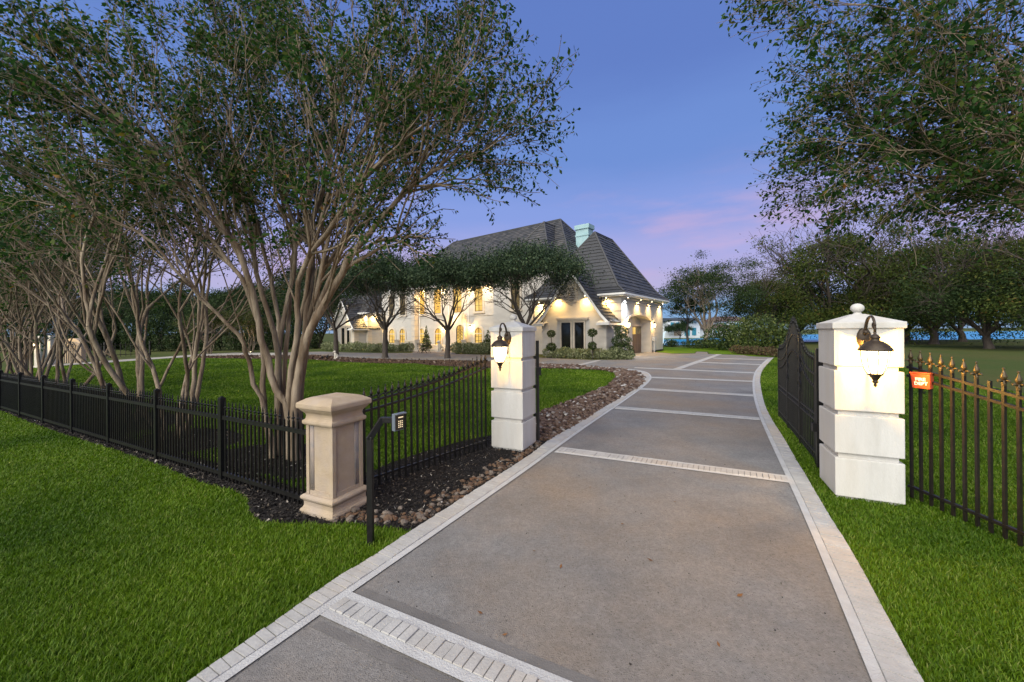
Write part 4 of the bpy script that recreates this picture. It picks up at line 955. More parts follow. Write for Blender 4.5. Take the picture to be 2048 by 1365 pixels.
for i, j in ((-1, -1), (1, -1), (1, 1), (-1, 1)):
    b = MB(); b.box(bc_ + E1 * (.167 * i) + E2 * (.167 * j) + ZZ * .547, (.043, .043, .706), ax); bevel(b.build('corner_post', m_beige, BP), .004)
for d, s in ((E1, E2), (E2, E1)):
    for sg in (-1, 1):
        for k, off in enumerate((.135, .118, .101)):
            for e_ in ((-1, 1) if False else ((-1,) if d is E2 else (1,))):
                b = MB(); c_ = bc_ + d * (.171 * sg) + s * (off * e_) + ZZ * .547; b.tube([c_ - ZZ * .352, c_ + ZZ * .352], [.0095, .0095], 8); b.build('flute', m_beigegrey, BP, True)
        b = MB(); b.box(bc_ + d * (.169 * sg) + ZZ * .212, (.28, .03, .045) if d is E2 else (.03, .28, .045), ax); b.build('panel_sill', m_beige, BP)
stack('neck', [(.42, .885), (.45, .895), (.46, .91), (.455, .93), (.42, .94), (.405, .955), (.40, .975), (.41, .995), (.435, 1.012)])
stack('cap', [(.43, 1.008), (.46, 1.02), (.485, 1.035), (.50, 1.048), (.535, 1.056), (.54, 1.070), (.54, 1.098), (.525, 1.110), (.40, 1.145), (.32, 1.158)])

# keypad on its bent post
kb = G(741.5, 1090); K = thing('keypad_post', 'bent black steel post carrying the gate keypad', 'keypad post', tuple(kb))
kx = Vector((.995, -.10, 0)); ky = Vector((.10, .995, 0))
b = MB(); s_ = .048; c1 = kb + ZZ * .905; c2 = c1 + kx * .085 + ky * .05 + ZZ * .145; c3 = c2 + kx * .12 + ky * .02 + ZZ * -.004
b.beam(kb - ZZ * .05, c1 + ZZ * .012, s_, s_, up=(0, 1, 0)); bevel(b.build('post', m_iron, K), .003)
b = MB(); b.beam(c1 - (c2 - c1).normalized() * .015, c2 + (c2 - c1).normalized() * .012, s_ * .98, s_ * .98); bevel(b.build('elbow', m_iron, K), .003)
b = MB(); b.beam(c2 - kx * .01, c3, s_ * .97, s_ * .97); bevel(b.build('arm', m_iron, K), .003)
kn = Vector((.80, -.60, 0)).normalized(); kt = Vector((.60, .80, 0)).normalized(); kc = c3 + kn * .022 - ZZ * .012
b = MB(); b.box(kc, (.04, .095, .145), (kn, kt, ZZ)); kbx = bevel(b.build('keypad_box', m_greymetal, K), .005)
b = MB(); b.box(kc + kn * .0225, (.006, .080, .128), (kn, kt, ZZ)); b.build('keypad_face', m_keypad, kbx)
b = MB(); b.box(kc + kn * .026 + ZZ * .040 + kt * .010, (.004, .048, .009), (kn, kt, ZZ)); b.build('display', m_keys, kbx)
b = MB(); b.box(kc + kn * .035 + ZZ * .075, (.045, .098, .010), (kn, kt, ZZ)); b.build('visor', m_greymetal, kbx)
for i in range(3):
    for j in range(4):
        b = MB(); b.box(kc + kn * .0265 + kt * (-.010 + .017 * i) + ZZ * (.008 - .0165 * j), (.004, .008, .008), (kn, kt, ZZ)); b.build('key', m_keys, kbx)

# ================================================================== FENCES
def spear(mb, p, h=.12, r=.010):
    mb.lathe([(r, 0), (r * 1.3, .004), (r * .7, h * .14), (r * 1.9, h * .26), (r * 2.0, h * .32), (r * .7, h * .42), (r * 1.0, h * .55), (r * .75, h * .75), (r * .15, h)], p, 6)
# the long low fence on the left
FL = thing('low_fence', 'long low black picket fence running left from the beige pillar', 'fence', tuple(onground(F0.x, F0.y)))
fax = (FD, FN.normalized(), ZZ); FNN = Vector((-FD.y, FD.x, 0)) * -1
if FNN.y < 0: FNN = -FNN
fax = (FD, FNN, ZZ)
post_me = None
npan = 11; PL = 1.80
s_end = -(F0 - FD * 0 - (bc_ - E1 * .24)).length
for k in range(0, npan + 1):
    p = F0 + FD * (PL * k); p = onground(p.x, p.y)
    b = MB(); b.box(p + ZZ * .50, (.062, .062, 1.04), fax); b.add([p + FD * i * .036 + FNN * j * .036 + ZZ * 1.015 for i, j in ((-1, -1), (1, -1), (1, 1), (-1, 1))] + [p + ZZ * 1.045], [(0, 1, 4), (1, 2, 4), (2, 3, 4), (3, 0, 4)])
    b.build('post', m_iron, FL)
mb = MB(); mb.box((0, 0, .43), (.018, .018, .86)); spear(mb, Vector((0, 0, .855)), .115, .0085); pk_me = mb.mesh('picket'); pk_me.materials.append(m_iron)
mb = MB(); mb.box((0, 0, .43), (.018, .018, .86)); pk_flat = mb.mesh('picket'); pk_flat.materials.append(m_iron)
segs = [(-abs(s_end) , 0.0, int(abs(s_end) / .082))] + [(PL * k, PL * (k + 1), 21) for k in range(npan)]
tot = 0
for sgi, (s0, s1, n) in enumerate(segs):
    a, c = F0 + FD * (s0 if sgi else s0 - .0), F0 + FD * s1
    a = onground(a.x, a.y); c = onground(c.x, c.y)
    for z in (.80, .115):
        for dz, tw in ((.0, .030), ):
            b = MB(); b.beam(a + ZZ * z, c + ZZ * z, .034, .010); b.beam(a + ZZ * (z - .022) + FNN * -.015, c + ZZ * (z - .022) + FNN * -.015, .004, .036); b.beam(a + ZZ * (z - .022) + FNN * .015, c + ZZ * (z - .022) + FNN * .015, .004, .036); b.build('rail', m_iron, FL)
    for i in range(n):
        f = (i + 1) / (n + 1); p = a.lerp(c, f)
        o = bpy.data.objects.new('picket', pk_flat if (sgi * 7 + i) % 17 == 4 else pk_me); COL.objects.link(o); o.parent = FL; o.location = p - FL.location + ZZ * .02; o.rotation_euler = (0, 0, math.atan2(FD.y, FD.x)); tot += 1
def fleur(mb, p, d, n, h=.14):
    mb.lathe([(.013, -.015), (.015, -.008), (.012, .0), (.020, .012), (.010, .022), (.009, .034)], p, 8)
    mb.lathe([(.006, .030), (.019, .055), (.021, .068), (.012, .095), (.005, .118), (.004, .124), (.009, .130), (.009, .136), (.002, .144)], p, 6)
    for v in (d, -d, n, -n): mb.tube([p + v * .008 + ZZ * .018, p + v * .024 + ZZ * .034, p + v * .040 + ZZ * .034, p + v * .047 + ZZ * .022], [.007, .010, .008, .003], 5)
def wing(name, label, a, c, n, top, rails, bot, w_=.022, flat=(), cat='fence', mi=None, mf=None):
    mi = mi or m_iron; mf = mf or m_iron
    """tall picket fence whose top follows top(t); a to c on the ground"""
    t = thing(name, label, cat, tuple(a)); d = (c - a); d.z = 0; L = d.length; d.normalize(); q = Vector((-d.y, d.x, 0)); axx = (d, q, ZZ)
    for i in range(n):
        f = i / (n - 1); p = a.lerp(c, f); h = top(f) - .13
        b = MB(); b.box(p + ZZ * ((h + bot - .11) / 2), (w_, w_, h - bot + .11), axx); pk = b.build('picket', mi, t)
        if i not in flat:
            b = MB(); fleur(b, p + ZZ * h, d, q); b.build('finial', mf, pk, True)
    for fn in rails + [lambda f: bot]:
        b = MB(); pr = None
        for i in range(13):
            f = -.02 + 1.04 * i / 12; p = a.lerp(c, f); p = p + ZZ * fn(f)
            if pr is not None: b.beam(pr, p, w_ * 1.5, w_ * 1.15)
            pr = p
        b.build('rail', mi, t)
    return t
ma, mc = G(729.6, 977, .03), G(972, 893, .03)
wing('tall_fence', 'black fleur tipped fence rising from the beige pillar to the left gate pillar', Vector((ma.x, ma.y, 0)), Vector((mc.x, mc.y, 0)), 23, lambda f: 1.155 + .30 * f - .05 * math.sin(math.pi * f), [lambda f: 1.0 + .345 * f - .045 * math.sin(math.pi * f), lambda f: .905 + .335 * f - .045 * math.sin(math.pi * f)], .12, .021)
ra, rb2 = G(1823.7, 995, .03), G(2040.6, 1092, .03)
ra = Vector((ra.x, ra.y, 0)); rb2 = Vector((rb2.x, rb2.y, 0)); rdv = (rb2 - ra) / 9
wing('tall_fence', 'black fence right of the right pillar, lamp glow coloured onto its fleur tips', ra, ra + rdv * 15, 16, lambda f: 1.565 - .27 * f + .03 * math.sin(math.pi * f), [lambda f: 1.385 - .25 * f, lambda f: 1.295 - .255 * f], .14, .021, flat=(7,), mi=M('glow_browned_iron', (.010, .008, .006), .42, (.018, .013, .009), 20, .15, 90, spec=.4), mf=M('glow_tinted_iron', (.085, .06, .026), .42, (.055, .038, .016), 30, .15, 90, metal=.3, spec=.5))  # black paint; brown bars and gold tips carry the lamp's glow as colour

# red fire department key box on the right fence
fb = ra + rdv * 1.5 + ZZ * 1.27; fo = Vector((-.93, -.36, 0)).normalized(); fs = Vector((.36, -.93, 0)).normalized()
FBX = thing('fire_box', 'red metal key box lettered for the fire department, on the right fence', 'key box', tuple(fb))
fc = fb + fo * .035
b = MB(); hw = .072
front = [fc + fo * .045 + fs * (-hw * .9) + ZZ * -.075, fc + fo * .045 + fs * (hw * .9) + ZZ * -.075, fc + fo * .062 + fs * hw + ZZ * .065, fc + fo * .062 + fs * -hw + ZZ * .065]
back = [fc - fo * .02 + fs * (-hw * .9) + ZZ * -.075, fc - fo * .02 + fs * (hw * .9) + ZZ * -.075, fc - fo * .02 + fs * hw + ZZ * .085, fc - fo * .02 + fs * -hw + ZZ * .085]
b.add(front + back, [(0, 1, 2, 3), (4, 7, 6, 5), (0, 4, 5, 1), (1, 5, 6, 2), (2, 6, 7, 3), (3, 7, 4, 0)]); bx = bevel(b.build('box', m_red, FBX), .004)
b = MB(); cz = fc + fo * .054 + ZZ * .066; b.box(cz - fo * .03 + ZZ * .012, (.095, hw * 2.12, .012), (fo, fs, (ZZ + fo * .15).normalized())); b.build('lid', m_red, FBX)
fup = (front[3] - front[0]).normalized(); fnn = fs.cross(fup).normalized()
if fnn.dot(fo) < 0: fnn = -fnn
for txt, z in (('FIRE', .012), ('DEPT', -.030)):
    cu = bpy.data.curves.new('lettering', 'FONT'); cu.body = txt; cu.size = .043; cu.extrude = .0012; cu.align_x = 'CENTER'; cu.offset = .0012
    o = bpy.data.objects.new('lettering', cu); COL.objects.link(o); cu.materials.append(m_lettering); o.parent = FBX
    pos = (front[0] + front[1] + front[2] + front[3]) / 4 + fup * (z - .005) + fnn * .0022
    xx = fs if fs.cross(fup).dot(fnn) > 0 else -fs
    mt = Matrix((xx, fup, fnn)).transposed().to_4x4(); mt.translation = pos - FBX.location
    bpy.context.view_layer.update(); lme = bpy.data.meshes.new_from_object(o.evaluated_get(bpy.context.evaluated_depsgraph_get())); bpy.data.objects.remove(o)
    o = link('lettering', lme, m_lettering, FBX); o.matrix_local = mt
b = MB(); b.tube([fb - ZZ * .08 + fo * .03, fb - ZZ * .105 + fo * .05, fb - ZZ * .13 + fo * .03, fb - ZZ * .11], .004, 5); b.build('wire', m_iron, FBX)

# ================================================================== THE OPEN GATE LEAF
ga, gb = G(1634, 934), G(1559, 838); ga.z = gb.z = 0; gd_ = (gb - ga); GL = gd_.length; gd_.normalize(); gq = Vector((-gd_.y, gd_.x, 0))
GT = thing('gate_leaf', 'open black wrought iron gate leaf with bell curved top', 'gate', tuple(ga))
def bell(f): return 1.50 + .52 * (math.exp(-((f - .5) / .21) ** 2)) - .02
def low_arch(f): return 1.02 + .42 * math.exp(-((f - .5) / .26) ** 2)
gax = (gd_, gq, ZZ)
npk = 30
for i in range(npk):
    f = (i + .5) / npk; p = ga + gd_ * (GL * f); h = bell(f) - .10; thick = .014
    b = MB(); b.box(p + ZZ * ((h + .08) / 2), (thick, thick, h - .08), gax); pk = b.build('picket', m_iron, GT)
    b = MB(); spear(b, p + ZZ * (h - .004), .125, .011); b.build('finial', m_iron, pk, True)
    b = MB(); b.ball(p + ZZ * low_arch(f), .021, 8, 5); b.ball(p + ZZ * (bell(f) - .28), .018, 8, 5); b.build('collar', m_iron, pk)
for f in (0, .33, .67, 1):
    b = MB(); p = ga + gd_ * (GL * f); hh = bell(f) - .06; b.box(p + ZZ * ((hh + .05) / 2), (.04, .04, hh - .05), gax); b.build('stile', m_iron, GT)
for fn in (lambda f: .09, lambda f: .17, lambda f: .60, lambda f: .68, low_arch, lambda f: bell(f) - .28):
    b = MB(); pts = [ga + gd_ * (GL * i / 24) + ZZ * fn(i / 24) for i in range(25)]
    for p, q in zip(pts[:-1], pts[1:]): b.beam(p, q, .026, .020)
    b.build('rail', m_iron, GT)
for i in range(15):
    f = (i + .5) / 15; b = MB(); c_ = ga + gd_ * (GL * f) + ZZ * .64; b.tube([c_ + gd_ * (.045 * math.cos(a)) + ZZ * (.036 * math.sin(a)) for a in np.linspace(0, 6.283, 9)], .006, 4); b.build('ring', m_iron, GT)
for f0 in (.33, .67):
    for sg in (-1, 1):
        b = MB(); c_ = ga + gd_ * (GL * f0)
        for zc in (.95, 1.15, 1.33): b.tube([c_ + gd_ * (sg * (.05 - .045 * math.cos(a))) + gq * .012 + ZZ * (zc + .075 * math.sin(a) * (1 - a / 9)) for a in np.linspace(-1.5, 4.5, 12)], .007, 4)
        b.build('scroll', m_iron, GT)
hp = ga - gd_ * .16
HPs = thing('hinge_post', 'square black hinge post bracketed to the right pillar', 'gate post', tuple(hp)); b = MB(); b.box(hp + ZZ * .80, (.07, .075, 1.50), gax); bevel(b.build('post', m_iron, HPs), .004)
for z in (.45, .95, 1.38):
    b = MB(); b.beam(hp + ZZ * z, hp + E1 * .13 + ZZ * z - E2 * .1, .05, .06); b.build('bracket', m_iron, HPs)
    b = MB(); b.tube([hp + gd_ * .07 + ZZ * (z - .06), hp + gd_ * .07 + ZZ * (z + .06)], .02, 8); b.beam(hp + ZZ * z, ga + gd_ * .02 + ZZ * z, .03, .035); b.build('hinge', m_iron, HPs)
b = MB(); b.box(hp + ZZ * .55 - E1 * .02, (.10, .12, .10), gax); b.build('closer', m_iron, HPs)
lq = lc + E1 * (.265 + .035) + E2 * .26
LT = thing('latch_post', 'flat black latch bar standing against the left gate pillar', 'gate post', tuple(lq)); b = MB(); b.box(lq + ZZ * .86, (.035, .05, 1.58), (E1, E2, ZZ)); b.build('bar', m_iron, LT)
for z in (.46, .91, 1.38):
    b = MB(); b.box(lq - E1 * .03 + ZZ * z, (.06, .045, .05), (E1, E2, ZZ)); b.build('bracket', m_iron, LT)
b = MB(); b.box(lq + E1 * .028 + ZZ * 1.16, (.035, .08, .13), (E1, E2, ZZ)); b.build('latch', m_iron, LT)

# ================================================================== TREES
def rot_about(v, ax_, a): return Matrix.Rotation(a, 3, ax_) @ v
def grow(rng, p, d, L, r, lev, PR, out, twigs):
    n = max(3, int(L / PR['seg'])); pts = [p.copy()]; rads = [r]; tp = PR['taper']
    for i in range(n):
        w_ = PR['wander'][min(lev, len(PR['wander']) - 1)]
        d = (d + Vector((rng.gauss(0, w_), rng.gauss(0, w_), rng.gauss(0, w_ * .8))) + ZZ * PR['up'][min(lev, len(PR['up']) - 1)]).normalized()
        p = p + d * (L / n); pts.append(p.copy()); rads.append(r * (1 - (1 - tp) * (i + 1) / n))
    out.append((pts, rads, lev))
    if lev >= PR['max']: twigs.append(pts); return
    spawn(rng, pts, rads, lev, L, PR, out, twigs)
def spawn(rng, pts, rads, lev, L, PR, out, twigs, tmin=.4, k=None):
    for i in range(k or PR['nch'][lev]):
        t = 1.0 if i < 2 else rng.uniform(tmin, .95); x = t * (len(pts) - 1); j = min(int(x), len(pts) - 2); f = x - j
        p = pts[j].lerp(pts[j + 1], f); dd = (pts[j + 1] - pts[j]).normalized(); rr_ = rads[j] + (rads[j + 1] - rads[j]) * f
        ax_ = rot_about(dd.orthogonal().normalized(), dd, rng.uniform(0, 6.283)); a = rng.uniform(*PR['ang']) * (.75 if i < 2 else 1.15)
        grow(rng, p, rot_about(dd, ax_, a), L * rng.uniform(*PR['len']), max(rr_ * (.78 if i < 2 else .55), PR['rmin']), lev + 1, PR, out, twigs)
def wood_mesh(out, name='trunk', minr=0.0):
    mb = MB()
    for pts, rads, lev in out:
        if max(rads) < minr: continue
        mb.tube(pts, rads, 9 if rads[0] > .035 else (6 if rads[0] > .012 else (4 if rads[0] > .006 else 3)), cap=False)
    return mb.mesh(name, smooth=True, fix=False)
def twig_leaves(twigs, per, size, rng, spread=.5, asp=.52):
    B, D, S = [], [], []
    for pts in twigs:
        P_ = np.array([p[:] for p in pts]); n = per
        u = rng.uniform(.05, 1.05, n) * (len(P_) - 1); j = np.clip(u.astype(int), 0, len(P_) - 2); f = (u - j)[:, None]
        B.append(P_[j] * (1 - f) + P_[j + 1] * f); t = P_[j + 1] - P_[j]; D.append(t / (np.linalg.norm(t, axis=1, keepdims=True) + 1e-9))
    B = np.concatenate(B); D = np.concatenate(D); n = len(B)
    q = np.cross(D, rng.normal(0, 1, (n, 3))); q /= np.linalg.norm(q, axis=1, keepdims=True) + 1e-9
    d = D * rng.uniform(.1, .8, (n, 1)) + q + np.array([0, 0, -.25]); d /= np.linalg.norm(d, axis=1, keepdims=True)
    s = size * rng.uniform(.6, 1.3, n)[:, None]; sd = np.cross(d, rng.normal(0, 1, (n, 3))); sd /= np.linalg.norm(sd, axis=1, keepdims=True) + 1e-9; up = np.cross(sd, d)
    b = B + q * rng.uniform(0, spread, (n, 1)) * size
    V = np.stack([b, b + d * s * .5 + sd * s * asp * .5 + up * s * .07, b + d * s, b + d * s * .5 - sd * s * asp * .5 + up * s * .07], 1).reshape(-1, 3)
    return V, np.arange(n * 4).reshape(-1, 4)
CR = dict(seg=.22, taper=.72, wander=[.08, .10, .13, .17, .2], up=[.05, .045, .03, .01, -.01], max=4, nch=[3, 3, 4, 4], ang=(.22, .62), len=(.60, .86), rmin=.0035)
def crape(seed, stems=8, L0=2.0, per=18, leaf=.064, lean=(.12, .5), rad0=(.030, .052)):
    rng = random.Random(seed); out, tw = [], []
    for i in range(stems):
        a = 2 * math.pi * i / stems + rng.uniform(-.35, .35); le = rng.uniform(*lean); b0 = Vector((math.cos(a) * .12, math.sin(a) * .12, -.06))
        grow(rng, b0, Vector((math.cos(a) * math.sin(le), math.sin(a) * math.sin(le), math.cos(le))), L0 * rng.uniform(.85, 1.15), rng.uniform(*rad0), 0, CR, out, tw)
    V, F_ = twig_leaves(tw, per, leaf, np.random.default_rng(seed))
    return wood_mesh(out), npmesh('crown', V, F_)
def plant(name, label, cat, loc, meshes, mats, rz=0, sc=1.0, group=None, parts=('trunk', 'crown')):
    t = thing(name, label, cat, tuple(loc), group, rz); t.scale = (sc, sc, sc) if isinstance(sc, (int, float)) else sc
    for me, m, pn in zip(meshes, mats, parts): link(pn, me, m, t)
    return t
# --- the big crape myrtle by the beige pillar, limb by limb as it stands
def zA(x, y): return 340 + x / 2.905, 460 + y / 2.905
def zB(x, y): return 240 + x / 3.25, 100 + y / 3.25
def zC(x, y): return 600 + x / 3.25, 60 + y / 3.25
def zD(x, y): return x / 3.593, 420 + y / 3.593
A_ = lambda *p: [zA(*q) for q in p]; B_ = lambda *p: [zB(*q) for q in p]; C_ = lambda *p: [zC(*q) for q in p]; D_ = lambda *p: [zD(*q) for q in p]
limbs = [
 (A_((612, 1318), (575, 1170), (545, 1010), (470, 860), (448, 730), (418, 640), (305, 515), (200, 425), (110, 325), (0, 190)) + D_((1040, 185), (820, 75), (600, -30)), 5.5, 4.5, .043),
 (A_((606, 1300), (560, 1100), (545, 960), (540, 720), (500, 500), (440, 300), (335, 190), (270, 80), (170, 0)) + B_((480, 1020), (330, 810), (150, 650), (0, 520)), 5.5, 5.0, .050),
 (A_((690, 1310), (690, 1040), (600, 900), (560, 690), (505, 480), (470, 320), (430, 170), (380, 80), (310, 0)) + B_((560, 930), (480, 850), (370, 740), (250, 640), (120, 560)), 5.45, 4.6, .062),
 (A_((640, 1310), (625, 1000), (630, 670), (540, 400), (505, 290), (485, 130), (465, 0)) + B_((812, 1010), (780, 860), (740, 640), (690, 260), (640, 90)), 5.6, 5.9, .052),
 (A_((660, 1310), (632, 900), (630, 660), (680, 420), (725, 230), (735, 100), (690, 0)) + B_((1040, 930), (1020, 690), (900, 260), (870, 80)), 5.65, 6.6, .050),
 (A_((630, 1310), (620, 950), (640, 600), (590, 300), (545, 120), (520, 0)) + B_((860, 1000), (830, 700), (860, 330), (800, 60)), 5.7, 7.0, .046),
 (A_((700, 1310), (690, 890), (755, 560), (735, 400), (750, 270), (830, 110), (925, 0)) + C_((400, 980), (520, 860), (680, 720), (830, 600)), 5.45, 4.7, .055),
 (A_((730, 1310), (728, 1000), (775, 680), (830, 545), (980, 290), (1060, 130), (1160, 20)) + C_((560, 1180), (660, 1080), (780, 980), (900, 900)), 5.4, 5.0, .078),
 (A_((745, 1310), (745, 960), (795, 640), (805, 400), (830, 150), (812, 0)) + B_((1350, 830), (1370, 600), (1390, 300), (1330, 60)), 5.5, 5.8, .070),
 (A_((722, 1310), (735, 900), (790, 580), (870, 260), (960, 130), (1050, 0)) + C_((430, 1080), (620, 900), (800, 830), (960, 780)), 5.55, 6.4, .056),
 (A_((650, 1310), (660, 800), (690, 500), (700, 300), (720, 120), (760, 0)) + B_((1140, 900), (1130, 700), (1140, 480), (1130, 120)), 5.75, 6.9, .045),
 (A_((720, 1310), (730, 950), (770, 620), (840, 400), (900, 150)) + C_((280, 900), (430, 620), (620, 380), (760, 150)), 5.5, 5.6, .05),
 (A_((735, 1310), (745, 980), (800, 600), (880, 400), (990, 150)) + C_((420, 920), (600, 700), (800, 480), (960, 330)), 5.45, 5.9, .05),
 (A_((690, 1310), (700, 950), (745, 600), (800, 300), (850, 60)) + C_((220, 900), (330, 560), (450, 250), (560, -40)), 5.55, 5.4, .045),
 (A_((700, 1300), (700, 900), (740, 700), (850, 480), (870, 300), (900, 200)) + C_((130, 1000), (190, 760), (210, 500), (190, 250)), 5.6, 6.0, .045)]
T1 = onground(-3.30, 5.52); rng = random.Random(77); out, tw = [], []
for pts, y0, y1, r0 in limbs:
    n = len(pts); w_ = [P(px, py, y0 + (y1 - y0) * (i / (n - 1)) ** 1.4) - T1 for i, (px, py) in enumerate(pts)]
    w_[0] = Vector((w_[0].x, w_[0].y, -.06)); q, _ = None, None
    sm = [w_[0]]
    for a, b2_ in zip(w_[:-1], w_[1:]):
        for f in (.25, .75): sm.append(a.lerp(b2_, f) + Vector((rng.gauss(0, .007), rng.gauss(0, .012), 0)))
    sm.append(w_[-1]); rads = [max(r0 * .76 * (1.12 - .80 * i / (len(sm) - 1)), .010) for i in range(len(sm))]; rads[0] *= 1.35; rads[1] *= 1.1
    out.append((sm, rads, 0)); Lg = sum((b2_ - a).length for a, b2_ in zip(sm[:-1], sm[1:]))
    for k in range(2):
        t = rng.uniform(.28, .54); x = t * (len(sm) - 1); j = min(int(x), len(sm) - 2); p = sm[j].lerp(sm[j + 1], x - j); dd = ((sm[j + 1] - sm[j]).normalized() + ZZ * .25).normalized()
        ax_ = rot_about(dd.orthogonal().normalized(), dd, rng.uniform(0, 6.283)); grow(rng, p, rot_about(dd, ax_, rng.uniform(.08, .32)), rng.uniform(1.6, 2.2), max(rads[j] * .34, .010), 1, dict(CR, nch=[3, 3, 3, 4], len=(.45, .62), ang=(.2, .5)), out, tw)
    for k in range(14):
        t = rng.uniform(.42, 1.0) if k > 2 else 1.0; x = t * (len(sm) - 1); j = min(int(x), len(sm) - 2); p = sm[j].lerp(sm[j + 1], x - j); dd = (sm[j + 1] - sm[j]).normalized()
        ax_ = rot_about(dd.orthogonal().normalized(), dd, rng.uniform(0, 6.283)); grow(rng, p, rot_about(dd, ax_, rng.uniform(.2, .65)), rng.uniform(.60, .98), max(rads[j] * .62, .010), 2, dict(CR, nch=[3, 3, 4, 5]), out, tw)
V, F_ = twig_leaves(tw, 13, .062, np.random.default_rng(5))
plant('crape_myrtle', 'tall many stemmed crape myrtle behind the beige pillar', 'tree', T1, (wood_mesh(out), npmesh('crown', V, F_)), (m_bark, m_cleaf), group='crape myrtles along the fences')
CM = [crape(101, 8, 2.2), crape(102, 6, 2.3, lean=(.2, .5)), crape(103, 9, 2.1, lean=(.12, .5))]
row = [(-5.98, 6.75, 1, .4, .95, 'slim crape myrtle forking low, second from the beige pillar'), (-8.2, 8.15, 0, 1.3, 1.05, 'broad crape myrtle with thick pale stems, third from the beige pillar'), (-12.3, 10.3, 1, 2.9, 1.0, 'dark forked crape myrtle, fourth from the beige pillar'),
       (-15.4, 12.2, 2, .3, 1.05, 'crape myrtle behind the fence, fifth from the beige pillar'), (-18.8, 13.9, 0, 4.0, 1.0, 'pale stemmed crape myrtle near the left picture edge'), (-21.5, 16.6, 2, 2.0, 1.0, 'farthest crape myrtle of the fence row at the left picture edge'), (-12.0, 7.0, 2, 5.0, 1.05, 'crape myrtle whose branches reach in at the upper left')]
for x, y, k, rz, sc, lab in row[:6]: plant('crape_myrtle', lab, 'tree', onground(x, y), CM[k], (m_bark, m_cleaf), rz, sc, 'crape myrtles along the fences')
T9 = onground(9.4, 5.3); rng = random.Random(91); out, tw = [], []
for px, py, Y in ((1740, 10, 4.6), (1705, 100, 5.2), (1690, 195, 5.4), (1730, 255, 5.7), (1690, 315, 5.8), (1690, 340, 6.0), (1765, 355, 5.6), (1850, 360, 5.0), (1800, 60, 5.8), (1790, 180, 4.8), (1790, 300, 4.7), (1830, 120, 5.3), (1900, 230, 4.4), (1960, 340, 4.9), (1990, 60, 5.0), (2010, 250, 5.8), (1960, 390, 6.6), (2060, 370, 5.6), (1760, 300, 6.3), (1880, 290, 6.0)):
    e_ = P(px, py, Y) - T9; s0 = Vector((rng.uniform(-.1, .1), rng.uniform(-.1, .1), -.05)); c1_ = Vector((e_.x * .10, e_.y * .1, min(e_.z * .62, 3.6))); c2_ = Vector((e_.x * .45, e_.y * .45, e_.z * .90 + .35)); sm = []
    for i in range(15):
        t = i / 14; sm.append(s0 * (1 - t) ** 3 + c1_ * (3 * t * (1 - t) ** 2) + c2_ * (3 * t * t * (1 - t)) + e_ * t ** 3 + Vector((rng.gauss(0, .03), rng.gauss(0, .03), rng.gauss(0, .03))) * (1 if i else 0))
    rads = [max(.046 * (1.1 - 1.0 * i / 14), .007) for i in range(15)]; out.append((sm, rads, 0))
    for k in range(13):
        t = rng.uniform(.58, 1.0) if k > 1 else 1.0; x = t * 14; j = min(int(x), 13); p = sm[j].lerp(sm[j + 1], x - j); dd = (sm[j + 1] - sm[j]).normalized()
        ax_ = rot_about(dd.orthogonal().normalized(), dd, rng.uniform(0, 6.283)); grow(rng, p, rot_about(dd, ax_, rng.uniform(.2, .8)), rng.uniform(.45, .8), max(rads[j] * .6, .006), 2, dict(CR, nch=[3, 3, 4, 4]), out, tw)
V, F_ = twig_leaves(tw, 7, .072, np.random.default_rng(9))
plant('crape_myrtle', 'leafy crape myrtle hanging in from the upper right corner', 'tree', T9, (wood_mesh(out), npmesh('crown', V, F_)), (m_bark, m_cleaf), group='crape myrtles along the fences')

# --- live oaks in front of the house
def oak(seed, H=7.8, rx=4.15, rz_=1.85, fork=2.2, nleaf=30000, leaf=.145, r0=.20, low=.42, stems=6, spread=.9, clumps=90, flat=1.0, asp=.42, core=.15):
    rng = random.Random(seed); nr = np.random.default_rng(seed); out, tw = [], []
    base = [Vector((0, 0, -.1)), Vector((0, 0, .25)), Vector((rng.gauss(0, .05), rng.gauss(0, .05), fork * .6)), Vector((rng.gauss(0, .08), rng.gauss(0, .08), fork))]
    out.append((base, [r0 * 1.35, r0, r0 * .85, r0 * .8], 0)); zc = H - rz_
    PR = dict(seg=.35, taper=.6, wander=[.10, .12, .15, .18], up=[.03, .02, .0, 0], max=3, nch=[3, 4, 4], ang=(.3, .75), len=(.55, .8), rmin=.012)
    for i in range(stems):
        a = 2 * math.pi * (i + rng.uniform(-.3, .3)) / stems; le = rng.uniform(.35, 1.0) * spread
        grow(rng, base[-1] - ZZ * rng.uniform(0, .3), Vector((math.cos(a) * math.sin(le), math.sin(a) * math.sin(le), math.cos(le))), (H - fork) * .37 * rng.uniform(.8, 1.1), r0 * rng.uniform(.38, .55), 0, PR, out, tw)
    C = []
    for i in range(clumps):
        d = nr.normal(0, 1, 3); d /= np.linalg.norm(d); d[2] = abs(d[2]) * 1.0 - low if nr.random() < .8 else d[2]
        az = math.atan2(d[1], d[0]); k = nr.uniform(core, 1) ** .5 * (1 + .16 * math.sin(3 * az + seed) + .10 * math.sin(5 * az + 2 * seed)); C.append(np.array([d[0] * rx * k, d[1] * rx * k, zc + d[2] * rz_ * k]))
    pts = np.concatenate([c + nr.normal(0, 1, (nleaf // clumps, 3)) * np.array([.45, .45, .28]) * (rx / 4.2) * nr.uniform(.7, 1.25) for c in C])
    V, F_ = leafcloud(pts, leaf, nr, asp, .5)
    return wood_mesh(out), npmesh('crown', V, F_)
OK1 = oak(201, clumps=120); OK2 = oak(202, H=7.7, clumps=120)
oak_g = 'live oaks between the lawn and the house'
